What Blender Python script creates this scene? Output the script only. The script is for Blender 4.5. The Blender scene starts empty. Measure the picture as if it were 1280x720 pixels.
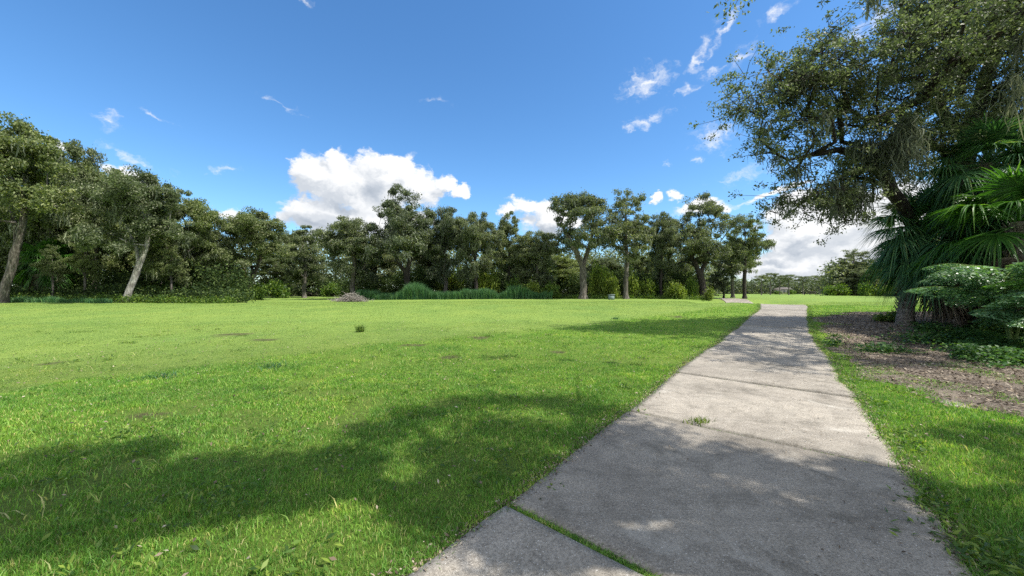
import bpy, math, random
import numpy as np
from mathutils import Vector, Matrix
R = math.radians
scene = bpy.context.scene
col = scene.collection
F, HZ, EYE = 480.0, 363.0, 1.6          # focal length in px at 1280, horizon row, eye height

# ------------------------------------------------------------------ terrain
def sst(a, b, x):
    t = np.clip((x - a) / (b - a), 0, 1)
    return t * t * (3 - 2 * t)
def hgt(x, y):
    x = np.asarray(x, float); y = np.asarray(y, float)
    h = 0.62 * sst(6, 27, y) + 0.05 * np.sin(x * .13 + 1) * sst(8, 20, y)
    dip = (1 - sst(3, 6.5, np.abs(x - (18.4 + (y - 26) * .40)))) * sst(25.8, 32, y) * (1 - sst(40, 45, y))
    h = h + .24 * np.exp(-((x - 16.0 + (y - 28) * -.35) / 1.6) ** 2 - ((y - 28.5) / 3) ** 2)
    h = h - 0.62 * dip - 0.45 * sst(60, 130, y)
    h = h + 0.012 * np.sin(x * 1.3 + y * .7) * np.sin(y * 1.1 - x * .4) * sst(.5, 3, np.abs(x - y * .7))
    return h
def gp(px, py):
    """ground point seen at photograph position px, py"""
    k, m = (px - 640) / F, (py - HZ) / F
    Z = 1.2
    while Z < 400:
        if EYE - m * Z <= float(hgt(k * Z, Z)): break
        Z += .02 if Z < 40 else .2
    return np.array([k * Z, Z, float(hgt(k * Z, Z))])
def at(px, py, Z):
    return np.array([(px - 640) / F * Z, Z, EYE + (HZ - py) / F * Z])

# ------------------------------------------------------------------ mesh helpers
def mesh_np(name, V, Fq=None, Ft=None, smooth=False):
    V = np.asarray(V, np.float32)
    me = bpy.data.meshes.new(name)
    nq = 0 if Fq is None else len(Fq); nt = 0 if Ft is None else len(Ft)
    idx = []
    if nq: idx.append(np.asarray(Fq, np.int32).ravel())
    if nt: idx.append(np.asarray(Ft, np.int32).ravel())
    idx = np.concatenate(idx)
    ls = np.concatenate([np.arange(nq) * 4, nq * 4 + np.arange(nt) * 3]).astype(np.int32)
    me.vertices.add(len(V)); me.vertices.foreach_set('co', V.ravel())
    me.loops.add(len(idx)); me.loops.foreach_set('vertex_index', idx)
    me.polygons.add(nq + nt); me.polygons.foreach_set('loop_start', ls)
    if smooth: me.polygons.foreach_set('use_smooth', np.ones(nq + nt, bool))
    me.update(calc_edges=True)
    return me
def obj(name, me, mat=None, parent=None, loc=None, kind=None):
    o = bpy.data.objects.new(name, me); col.objects.link(o)
    if mat is not None and not me.materials: me.materials.append(mat)
    if parent is not None: o.parent = parent
    if loc is not None: o.location = loc
    if kind: o['kind'] = kind
    return o
def thing(name, label, cat, loc=(0, 0, 0), rz=0, sc=(1, 1, 1), group=None):
    o = bpy.data.objects.new(name, None); col.objects.link(o)
    o.location = loc; o.rotation_euler = (0, 0, rz); o.scale = sc; o.empty_display_size = .2
    o['label'] = label; o['category'] = cat
    if group: o['group'] = group
    return o
def tag(o, label, cat, group=None):
    o['label'] = label; o['category'] = cat
    if group: o['group'] = group
    return o
class Geo:
    def __init__(s): s.V = []; s.Q = []; s.T = []; s.n = 0
    def add(s, V, Q=None, T=None):
        V = np.asarray(V, float)
        if Q is not None and len(Q): s.Q.append(np.asarray(Q, int) + s.n)
        if T is not None and len(T): s.T.append(np.asarray(T, int) + s.n)
        s.V.append(V); s.n += len(V)
    def mesh(s, name, smooth=False):
        return mesh_np(name, np.concatenate(s.V), np.concatenate(s.Q) if s.Q else None,
                       np.concatenate(s.T) if s.T else None, smooth)
def tube(g, P, r, n=6, rough=0, rng=None):
    """tapered tube through points P (k,3) with radii r (k)"""
    P = np.asarray(P, float); r = np.asarray(r, float); k = len(P)
    T = np.gradient(P, axis=0); T /= np.linalg.norm(T, axis=1)[:, None] + 1e-9
    ref = np.array([0, 0, 1.]) if abs(T[0][2]) < .8 else np.array([1., 0, 0])
    A = np.cross(T, ref); A /= np.linalg.norm(A, axis=1)[:, None] + 1e-9
    B = np.cross(T, A)
    th = np.linspace(0, 2 * np.pi, n, endpoint=False)
    rr = np.repeat(r[:, None], n, 1)
    if rough: rr = rr * (1 + rough * rng.uniform(-1, 1, rr.shape))
    V = P[:, None] + rr[..., None] * (np.cos(th)[None, :, None] * A[:, None] + np.sin(th)[None, :, None] * B[:, None])
    i = np.arange(k - 1)[:, None] * n; j = np.arange(n)[None]; j2 = (j + 1) % n
    Q = np.stack([i + j, i + j2, i + n + j2, i + n + j], -1).reshape(-1, 4)
    g.add(V.reshape(-1, 3), Q)
def box(g, c, s, rz=0):
    x, y, z = [v / 2 for v in s]
    V = np.array([[a, b, d] for d in (-z, z) for a, b in ((-x, -y), (x, -y), (x, y), (-x, y))])
    ca, sa = math.cos(rz), math.sin(rz)
    V = np.stack([V[:, 0] * ca - V[:, 1] * sa, V[:, 0] * sa + V[:, 1] * ca, V[:, 2]], 1) + np.array(c)
    g.add(V, [[3, 2, 1, 0], [4, 5, 6, 7], [0, 1, 5, 4], [1, 2, 6, 5], [2, 3, 7, 6], [3, 0, 4, 7]])
def rnd_dirs(rng, n):
    v = rng.normal(size=(n, 3)); return v / (np.linalg.norm(v, axis=1)[:, None] + 1e-9)
def leaves(C, L, W, rng, up=.5, droop=.2, fold=.0):
    """diamond leaf blades at the points C: returns V, Q"""
    n = len(C)
    N = rnd_dirs(rng, n) + np.array([0, 0, up]); N /= np.linalg.norm(N, axis=1)[:, None]
    D = rnd_dirs(rng, n) - np.array([0, 0, droop])
    D -= (D * N).sum(1)[:, None] * N; D /= np.linalg.norm(D, axis=1)[:, None] + 1e-9
    S = np.cross(N, D)
    s = rng.uniform(.65, 1.3, n)[:, None]
    l, w = L * s, W * s * rng.uniform(.8, 1.2, n)[:, None]
    V = np.stack([C - D * l * .5, C + S * w * .5 + N * w * .15, C + D * l * .5, C - S * w * .5 + N * w * .15], 1)
    return V.reshape(-1, 3), np.arange(4 * n).reshape(-1, 4)

# ------------------------------------------------------------------ materials
def newmat(name):
    m = bpy.data.materials.new(name); m.use_nodes = True
    nt = m.node_tree; nt.nodes.clear()
    return m, nt
def N(nt, t, **k):
    n = nt.nodes.new(t)
    for a, v in k.items():
        if a == 'ins':
            for kk, vv in v.items():
                if isinstance(vv, bpy.types.NodeSocket): nt.links.new(vv, n.inputs[kk])
                else: n.inputs[kk].default_value = vv
        else: setattr(n, a, v)
    return n
def ramp(nt, fac, stops, interp='LINEAR'):
    r = nt.nodes.new('ShaderNodeValToRGB'); e = r.color_ramp.elements; r.color_ramp.interpolation = interp
    while len(e) < len(stops): e.new(.5)
    for i, (p, c) in enumerate(stops):
        e[i].position = p; e[i].color = (*c, 1) if len(c) == 3 else c
    nt.links.new(fac, r.inputs[0]); return r.outputs[0]
def mixc(nt, f, a, b, mode='MIX'):
    n = nt.nodes.new('ShaderNodeMix'); n.data_type = 'RGBA'; n.blend_type = mode
    for s, v in ((n.inputs[0], f), (n.inputs[6], a), (n.inputs[7], b)):
        if isinstance(v, bpy.types.NodeSocket): nt.links.new(v, s)
        elif isinstance(v, (int, float)): s.default_value = v
        else: s.default_value = (*v, 1)
    return n.outputs[2]
def math_(nt, op, a, b=None, c=None, clamp=False):
    n = nt.nodes.new('ShaderNodeMath'); n.operation = op; n.use_clamp = clamp
    for i, v in enumerate((a, b, c)):
        if v is None: continue
        if isinstance(v, bpy.types.NodeSocket): nt.links.new(v, n.inputs[i])
        else: n.inputs[i].default_value = v
    return n.outputs[0]
def noise(nt, scale, detail=3, rough=.5, vec=None, dist=0):
    n = N(nt, 'ShaderNodeTexNoise', ins={'Scale': scale, 'Detail': detail, 'Roughness': rough, 'Distortion': dist})
    if vec is not None: nt.links.new(vec, n.inputs['Vector'])
    return n.outputs['Fac']
def leaf_mat(name, stops, clump=((.0, (.7, .7, .7)), (1, (1.25, 1.2, 1.1))), trans=.3, gloss=.25, rough=.5, cs=.35, tcol=None):
    m, nt = newmat(name)
    geo = N(nt, 'ShaderNodeNewGeometry'); tc = N(nt, 'ShaderNodeTexCoord')
    c = ramp(nt, geo.outputs['Random Per Island'], stops)
    k = ramp(nt, noise(nt, cs, 3, .6, tc.outputs['Object']), [(.3, clump[0][1]), (.7, clump[1][1])])
    c = mixc(nt, 1.0, c, k, 'MULTIPLY')
    oi = N(nt, 'ShaderNodeObjectInfo')
    k2 = ramp(nt, oi.outputs['Random'], [(0, (.82, .84, .9)), (1, (1.15, 1.12, 1.0))])
    c = mixc(nt, 1.0, c, k2, 'MULTIPLY')
    p = N(nt, 'ShaderNodeBsdfPrincipled', ins={'Base Color': c, 'Roughness': rough, 'Specular IOR Level': gloss})
    t = N(nt, 'ShaderNodeBsdfTranslucent', ins={'Color': mixc(nt, 1.0, c, tcol or (1.5, 1.6, .6), 'MULTIPLY')})
    mx = N(nt, 'ShaderNodeMixShader', ins={0: trans, 1: p.outputs[0], 2: t.outputs[0]})
    o = N(nt, 'ShaderNodeOutputMaterial', ins={'Surface': mx.outputs[0]})
    return m
def solid_mat(name, stops, scale=8, rough=.85, bump=.3, stretch=(1, 1, 1), detail=6, spec=.2, bscale=None):
    m, nt = newmat(name)
    tc = N(nt, 'ShaderNodeTexCoord')
    mp = N(nt, 'ShaderNodeMapping', ins={'Vector': tc.outputs['Object'], 'Scale': stretch})
    f = noise(nt, scale, detail, .65, mp.outputs[0])
    c = ramp(nt, f, stops)
    b = N(nt, 'ShaderNodeBump', ins={'Strength': bump, 'Distance': .05, 'Height': noise(nt, bscale or scale * 2, 5, .7, mp.outputs[0])})
    p = N(nt, 'ShaderNodeBsdfPrincipled', ins={'Base Color': c, 'Roughness': rough, 'Specular IOR Level': spec, 'Normal': b.outputs[0]})
    N(nt, 'ShaderNodeOutputMaterial', ins={'Surface': p.outputs[0]})
    return m
M = {}
M['oak_leaf'] = leaf_mat('oak_leaf', [(0, (.055, .08, .036)), (.5, (.12, .16, .068)), (.85, (.19, .235, .10)), (1, (.31, .34, .20))], gloss=.28, rough=.52, trans=.36)
M['oak_leaf_grey'] = leaf_mat('oak_leaf_grey', [(0, (.055, .075, .038)), (.5, (.12, .155, .070)), (.85, (.20, .235, .125)), (1, (.32, .34, .23))], gloss=.28, rough=.55, trans=.36, tcol=(1.15, 1.35, .75))
M['oak_leaf_dark'] = leaf_mat('oak_leaf_dark', [(0, (.048, .068, .042)), (.5, (.110, .142, .084)), (.85, (.18, .215, .13)), (1, (.31, .33, .24))], gloss=.25, rough=.55, trans=.32)
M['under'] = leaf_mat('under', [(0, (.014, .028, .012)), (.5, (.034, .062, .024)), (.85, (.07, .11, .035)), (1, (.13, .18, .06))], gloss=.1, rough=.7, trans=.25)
M['shrub_leaf'] = leaf_mat('shrub_leaf', [(0, (.03, .07, .015)), (.5, (.08, .16, .025)), (1, (.22, .30, .05))], trans=.35, cs=1.0)
M['bright_leaf'] = leaf_mat('bright_leaf', [(0, (.06, .10, .02)), (.5, (.15, .22, .04)), (1, (.30, .36, .08))], trans=.35, cs=.8)
M['reed'] = leaf_mat('reed', [(0, (.02, .07, .035)), (.5, (.055, .15, .065)), (1, (.13, .24, .10))], trans=.3, cs=.5)
M['yellow_leaf'] = leaf_mat('yellow_leaf', [(0, (.25, .12, .02)), (.5, (.45, .22, .04)), (1, (.45, .35, .08))], trans=.35)
M['moss'] = leaf_mat('moss', [(0, (.09, .12, .085)), (.5, (.17, .20, .145)), (1, (.29, .32, .24))], trans=.35, gloss=.05, rough=.9, tcol=(1.1, 1.1, .8))
M['palm_leaf'] = leaf_mat('palm_leaf', [(0, (.035, .10, .05)), (.5, (.085, .20, .09)), (.9, (.16, .30, .13)), (1, (.30, .32, .14))], clump=((0, (.7, .78, .85)), (1, (1.3, 1.2, 1))), trans=.32, gloss=.25, rough=.5, cs=1.5)
M['palm_leaf_bright'] = leaf_mat('palm_leaf_bright', [(0, (.03, .09, .015)), (.5, (.06, .18, .03)), (1, (.14, .28, .05))], trans=.4, gloss=.4, rough=.4, cs=1.5)
M['frond_shrub'] = leaf_mat('frond_shrub', [(0, (.04, .11, .05)), (.5, (.10, .22, .10)), (1, (.20, .34, .17))], trans=.3, gloss=.5, rough=.4, cs=2)
M['creeper'] = leaf_mat('creeper', [(0, (.02, .06, .02)), (.5, (.05, .13, .035)), (1, (.12, .22, .06))], trans=.3, gloss=.25, rough=.5, cs=1.5)
M['dead_frond'] = leaf_mat('dead_frond', [(0, (.05, .04, .032)), (.5, (.13, .105, .085)), (1, (.27, .23, .19))], trans=.1, gloss=.1, rough=.9, tcol=(1, .9, .7))
M['litter'] = leaf_mat('litter', [(0, (.045, .034, .024)), (.4, (.12, .092, .068)), (.8, (.24, .195, .15)), (1, (.42, .37, .31))], trans=.05, gloss=.2, rough=.8, cs=1.2, tcol=(1, .9, .7))
M['bark'] = solid_mat('bark', [(.3, (.035, .03, .026)), (.5, (.10, .088, .075)), (.68, (.22, .20, .175))], 4, stretch=(2, 2, .5), bump=.8)
M['bark_pale'] = solid_mat('bark_pale', [(.3, (.09, .08, .07)), (.5, (.24, .225, .20)), (.68, (.46, .44, .41))], 3, stretch=(2, 2, .6), bump=.7)
M['bark_dark'] = solid_mat('bark_dark', [(.3, (.014, .011, .009)), (.55, (.045, .038, .032)), (.75, (.10, .09, .078))], 4, stretch=(2, 2, .5), bump=.9)
M['palm_trunk'] = solid_mat('palm_trunk', [(.3, (.05, .042, .035)), (.5, (.15, .13, .11)), (.7, (.30, .27, .235))], 9, stretch=(1, 1, 1.6), bump=1)
M['twig'] = solid_mat('twig', [(.3, (.13, .115, .10)), (.7, (.34, .31, .275))], 6, bump=.2)
M['green_stem'] = solid_mat('green_stem', [(.3, (.07, .12, .03)), (.7, (.16, .22, .06))], 4, bump=.1)
M['metal_box'] = solid_mat('metal_box', [(.3, (.13, .17, .17)), (.7, (.22, .27, .27))], 3, bump=.05, rough=.5)
M['wall'] = solid_mat('wall', [(.3, (.38, .33, .31)), (.7, (.46, .41, .385))], 2, bump=.1)
M['roof'] = solid_mat('roof', [(.3, (.08, .07, .065)), (.7, (.13, .115, .105))], 3, bump=.2)
M['glass'] = solid_mat('glass', [(.3, (.03, .035, .04)), (.7, (.06, .07, .08))], 2, bump=0, rough=.1, spec=.6)
M['dark_wood'] = solid_mat('dark_wood', [(.3, (.025, .022, .02)), (.7, (.07, .06, .055))], 5, bump=.2)

# ------------------------------------------------------------------ path outline (slab joints, left end and right end)
pairs = [((-4.7, -3.8), (-2.7, -5.4)), ((-3.15, -1.55), (-1.2, -3.2)), ((-1.6, .63), (.27, -1.02)), ((-.03, 2.83), (1.84, 1.16))]
for a, b in (((785, 515), (1125, 590)), ((845, 467), (1070, 500)), ((870, 447), (1045, 467)), ((897, 430), (1028, 442)), ((912, 417), (1019, 424)),
             ((925, 408), (1014, 412)), ((934, 400), (1011, 404.5)), ((942, 393), (1010, 397)), ((950, 386.5), (1009, 389.5))):
    A, B = gp(*a), gp(*b); pairs.append(((A[0], A[1]), (B[0], B[1])))
LP = [np.array(p[0], float) for p in pairs]; RP = [np.array(p[1], float) for p in pairs]
for (x, y) in ((18.3, 26), (20, 29.5), (21.5, 33), (22.9, 36.5), (24.2, 40), (25.4, 43.5), (26.4, 47), (27.0, 49)):
    LP.append(np.array([x - 1.25, y + .55])); RP.append(np.array([x + 1.25, y - .55]))
LP = np.array(LP); RP = np.array(RP)
def catmull(P, m):
    Q = np.vstack([2 * P[0] - P[1], P, 2 * P[-1] - P[-2]]); out = []
    for i in range(1, len(Q) - 2):
        t = np.linspace(0, 1, m, endpoint=False)[:, None]
        p0, p1, p2, p3 = Q[i - 1:i + 3]
        out.append(.5 * (2 * p1 + (p2 - p0) * t + (2 * p0 - 5 * p1 + 4 * p2 - p3) * t ** 2 + (3 * p1 - p0 - 3 * p2 + p3) * t ** 3))
    out.append(Q[-2][None]); return np.vstack(out)
SUB = 28
LC, RC = catmull(LP, SUB), catmull(RP, SUB)
rngE = np.random.default_rng(5)
def wob(n, amp, k=5):
    w = rngE.normal(size=n + 40); w1 = np.convolve(w, np.ones(k) / k, 'same')[20:20 + n]
    w2 = np.convolve(w, np.ones(19) / 19, 'same')[20:20 + n]
    return (w1 * .6 + w2 * 1.6) * amp
D_ = RC - LC; D_ /= np.linalg.norm(D_, axis=1)[:, None]
LC = LC + D_ * wob(len(LC), .022)[:, None]; RC = RC + D_ * wob(len(RC), .05)[:, None]
path_poly = np.vstack([LC, RC[::-1]])
def inpoly(x, y, P):
    x = np.asarray(x); y = np.asarray(y); c = np.zeros(x.shape, bool)
    j = len(P) - 1
    for i in range(len(P)):
        xi, yi = P[i]; xj, yj = P[j]
        if yi != yj:
            c ^= ((yi > y) != (yj > y)) & (x < (xj - xi) * (y - yi) / (yj - yi) + xi)
        j = i
    return c
def vnoise(x, y, s, seed=0):
    """smooth value noise in numpy"""
    r = np.random.default_rng(seed); g = r.random((256, 256))
    u, v = np.asarray(x) / s + 500, np.asarray(y) / s + 500
    i, j = np.floor(u).astype(int), np.floor(v).astype(int); fu, fv = u - i, v - j
    fu = fu * fu * (3 - 2 * fu); fv = fv * fv * (3 - 2 * fv)
    a, b, c, d = g[i % 256, j % 256], g[(i + 1) % 256, j % 256], g[i % 256, (j + 1) % 256], g[(i + 1) % 256, (j + 1) % 256]
    return (a * (1 - fu) + b * fu) * (1 - fv) + (c * (1 - fu) + d * fu) * fv

# bare leaf-strewn bed under the trees on the right
bed_px = [(1024, 404), (1020, 395.5), (1060, 393.5), (1100, 394.5), (1128, 397)]
bed = [gp(*p)[:2] for p in bed_px] + [np.array(p) for p in ((16, 19.5), (22, 21), (34, 24), (60, 24), (60, -14), (9, -14), (7.5, -4), (6.6, 0), (5.9, 2.7))]
bed += [gp(*p)[:2] for p in ((1275, 524), (1200, 509), (1130, 489), (1078, 473), (1058, 455), (1046, 438), (1032, 418))]
bed = np.array(bed)
def bedmask(x, y):
    dx = (vnoise(x, y, .9, 3) - .5) * 1.3 + (vnoise(x, y, .25, 4) - .5) * .45
    dy = (vnoise(x, y, .9, 6) - .5) * 1.3 + (vnoise(x, y, .25, 7) - .5) * .45
    return inpoly(x + dx * .6, y + dy * .6, bed)
fair = np.array([gp(*p)[:2] for p in ((-60, 505), (0, 488), (120, 470), (260, 458), (350, 447), (430, 437), (500, 428), (590, 421), (700, 411), (780, 400), (850, 391), (900, 384), (930, 379.5))])
def fairtone(x, y):
    """1 on the shorter, yellower mown fairway beyond the rough"""
    yb = np.interp(x, fair[:, 0], fair[:, 1]) + (vnoise(x, y, 1.5, 9) - .5) * .8
    return sst(-.5, .7, y - yb)

SPOTS = []
for px, py, rx, ry in ((290, 418, 40, 3.2), (600, 422, 18, 2.2), (845, 396, 12, 2), (520, 432, 22, 2), (330, 425, 16, 2), (120, 600, 16, 6), (205, 625, 12, 8), (180, 520, 26, 5), (560, 447, 20, 2.5), (700, 440, 14, 2.5), (60, 455, 26, 2.5)):
    q = gp(px, py); q2 = gp(px, py + ry); SPOTS.append((q[0], q[1], rx / F * q[1], abs(q[1] - q2[1])))
def bare_spots(x, y):
    s = np.zeros(np.shape(x))
    for cx, cy, wx, wy in SPOTS:
        s = np.maximum(s, 1 - np.hypot((x - cx) / wx, (y - cy) / wy) + (vnoise(x, y, .2, 43) - .5))
    return s
# ------------------------------------------------------------------ ground
def build_ground():
    u = np.linspace(-1, 1, 420); xs = np.sinh(u * 6.2) / np.sinh(6.2) * 900 
    v = np.linspace(-.62, 1, 520); ys = np.sinh(v * 6.2) / np.sinh(6.2) * 1500 + 4
    X, Y = np.meshgrid(xs, ys); Z = hgt(X, Y)
    n0, n1 = X.shape
    i = np.arange(n0 - 1)[:, None] * n1 + np.arange(n1 - 1)[None]
    Q = np.stack([i, i + 1, i + 1 + n1, i + n1], -1).reshape(-1, 4)
    me = mesh_np('lawn', np.stack([X, Y, Z], -1).reshape(-1, 3), Q, smooth=True)
    a = me.attributes.new('tone', 'FLOAT', 'POINT'); a.data.foreach_set('value', fairtone(X, Y).ravel().astype(np.float32))
    k = X / np.maximum(Y, 1); pxx = 640 + F * k
    zed = np.interp(pxx, [-200, 285, 300, 430, 440, 880, 905], [31, 31.6, 60, 60, 44, 47, 400]) + (vnoise(X, Y, 2.3, 44) - .5) * 1.6
    wd = sst(-.2, .5, Y - zed) * (Y > 5)
    eR = np.full(X.shape, 9.); near_ = (np.hypot(X, Y) < 60)
    for C_ in (LC[::3], RC[::3]):
        dd = np.min(np.hypot(X[near_][:, None] - C_[None, :, 0], Y[near_][:, None] - C_[None, :, 1]), axis=1); eR[near_] = np.minimum(eR[near_], dd)
    wd = np.maximum(wd, 1 - sst(.05, .16, eR)); wd = np.maximum(wd, .8 * sst(.1, .6, bare_spots(X, Y)))
    a = me.attributes.new('soil', 'FLOAT', 'POINT'); a.data.foreach_set('value', wd.ravel().astype(np.float32))
    m, nt = newmat('lawn_ground')
    geo = N(nt, 'ShaderNodeNewGeometry'); P = geo.outputs['Position']
    tone = N(nt, 'ShaderNodeAttribute', attribute_name='tone').outputs['Fac']
    n1_ = noise(nt, 60, 4, .7, P); n2 = noise(nt, .35, 4, .6, P); n3 = noise(nt, 6, 4, .65, P)
    rough_c = ramp(nt, n1_, [(.3, (.055, .095, .018)), (.5, (.135, .22, .035)), (.72, (.24, .34, .065))])
    fair_c = ramp(nt, n1_, [(.3, (.09, .135, .033)), (.5, (.16, .24, .055)), (.72, (.24, .32, .085))])
    c = mixc(nt, tone, rough_c, fair_c)
    c = mixc(nt, 1.0, c, ramp(nt, n2, [(.3, (.8, .88, .85)), (.7, (1.15, 1.08, 1.0))]), 'MULTIPLY')
    c = mixc(nt, 1.0, c, ramp(nt, n3, [(.3, (.82, .86, .8)), (.7, (1.12, 1.08, 1.05))]), 'MULTIPLY')
    # close to the eye the soil between the blades shows
    d = N(nt, 'ShaderNodeVectorMath', operation='LENGTH', ins={0: P}).outputs['Value']
    near = N(nt, 'ShaderNodeMapRange', ins={'Value': d, 'From Min': 6, 'From Max': 16, 'To Min': 1, 'To Max': 0}).outputs[0]
    soil = ramp(nt, noise(nt, 25, 5, .7, P), [(.35, (.035, .05, .012)), (.65, (.09, .13, .025))])
    c = mixc(nt, math_(nt, 'MULTIPLY', near, .75), c, soil)
    dirt = ramp(nt, noise(nt, 9, 6, .75, P), [(.35, (.022, .017, .012)), (.5, (.055, .042, .027)), (.65, (.12, .095, .06))])
    c = mixc(nt, N(nt, 'ShaderNodeAttribute', attribute_name='soil').outputs['Fac'], c, dirt)
    b = N(nt, 'ShaderNodeBump', ins={'Strength': .8, 'Distance': .05, 'Height': noise(nt, 14, 6, .75, P)})
    p = N(nt, 'ShaderNodeBsdfPrincipled', ins={'Base Color': c, 'Roughness': .9, 'Specular IOR Level': .1, 'Normal': b.outputs[0]})
    N(nt, 'ShaderNodeOutputMaterial', ins={'Surface': p.outputs[0]})
    obj('lawn_ground', me, m, kind='structure')
build_ground()

def build_bed():
    xs = np.concatenate([np.arange(5, 24, .09), np.arange(24, 61, .8)]); ys = np.concatenate([np.arange(-14, 1, .5), np.arange(1, 25, .09)])
    X, Y = np.meshgrid(xs, ys); n0, n1 = X.shape
    inn = (bedmask(X, Y) & ~inpoly(X, Y, path_poly)).astype(float)
    for _ in range(5):
        q = np.pad(inn, 1, mode='edge'); inn = (q[:-2, 1:-1] + q[2:, 1:-1] + q[1:-1, :-2] + q[1:-1, 2:] + q[1:-1, 1:-1]) / 5
    Z = hgt(X, Y) - .03 + .045 * sst(.4, 1, inn) + .022 * vnoise(X, Y, .35, 21) + .014 * vnoise(X, Y, .12, 22)
    i = np.arange(n0 - 1)[:, None] * n1 + np.arange(n1 - 1)[None]
    cx, cy = (X[:-1, :-1] + X[1:, 1:]) / 2, (Y[:-1, :-1] + Y[1:, 1:]) / 2
    keep = bedmask(cx, cy) & ~inpoly(cx, cy, path_poly)
    Q = np.stack([i, i + 1, i + 1 + n1, i + n1], -1)[keep]
    me = mesh_np('bed', np.stack([X, Y, Z], -1).reshape(-1, 3), Q, smooth=True)
    P0, P1 = gp(1185, 508)[:2], gp(1275, 530)[:2]; d = P1 - P0; tt = np.clip(((X - P0[0]) * d[0] + (Y - P0[1]) * d[1]) / (d @ d), 0, 1)
    dist = np.hypot(X - P0[0] - tt * d[0], Y - P0[1] - tt * d[1]); sand = 1 - sst(.06, .3, dist + (vnoise(X, Y, .3, 77) - .5) * .3)
    a = me.attributes.new('sand', 'FLOAT', 'POINT'); a.data.foreach_set('value', sand.ravel().astype(np.float32))
    m, nt = newmat('forest_floor')
    P = N(nt, 'ShaderNodeNewGeometry').outputs['Position']
    c = ramp(nt, noise(nt, 22, 7, .75, P), [(.3, (.045, .036, .028)), (.5, (.145, .118, .094)), (.7, (.34, .295, .25))])
    c = mixc(nt, ramp(nt, noise(nt, 1.1, 3, .6, P), [(.5, (0, 0, 0)), (.68, (.5, .5, .5))]), c, (.32, .27, .205))
    c = mixc(nt, N(nt, 'ShaderNodeAttribute', attribute_name='sand').outputs['Fac'], c, ramp(nt, noise(nt, 30, 5, .7, P), [(.3, (.34, .31, .26)), (.6, (.66, .62, .55))]))
    b = N(nt, 'ShaderNodeBump', ins={'Strength': 1, 'Distance': .04, 'Height': noise(nt, 30, 6, .8, P)})
    p = N(nt, 'ShaderNodeBsdfPrincipled', ins={'Base Color': c, 'Roughness': .95, 'Specular IOR Level': .1, 'Normal': b.outputs[0]})
    N(nt, 'ShaderNodeOutputMaterial', ins={'Surface': p.outputs[0]})
    obj('bare_ground', me, m, kind='structure')
build_bed()

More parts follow.
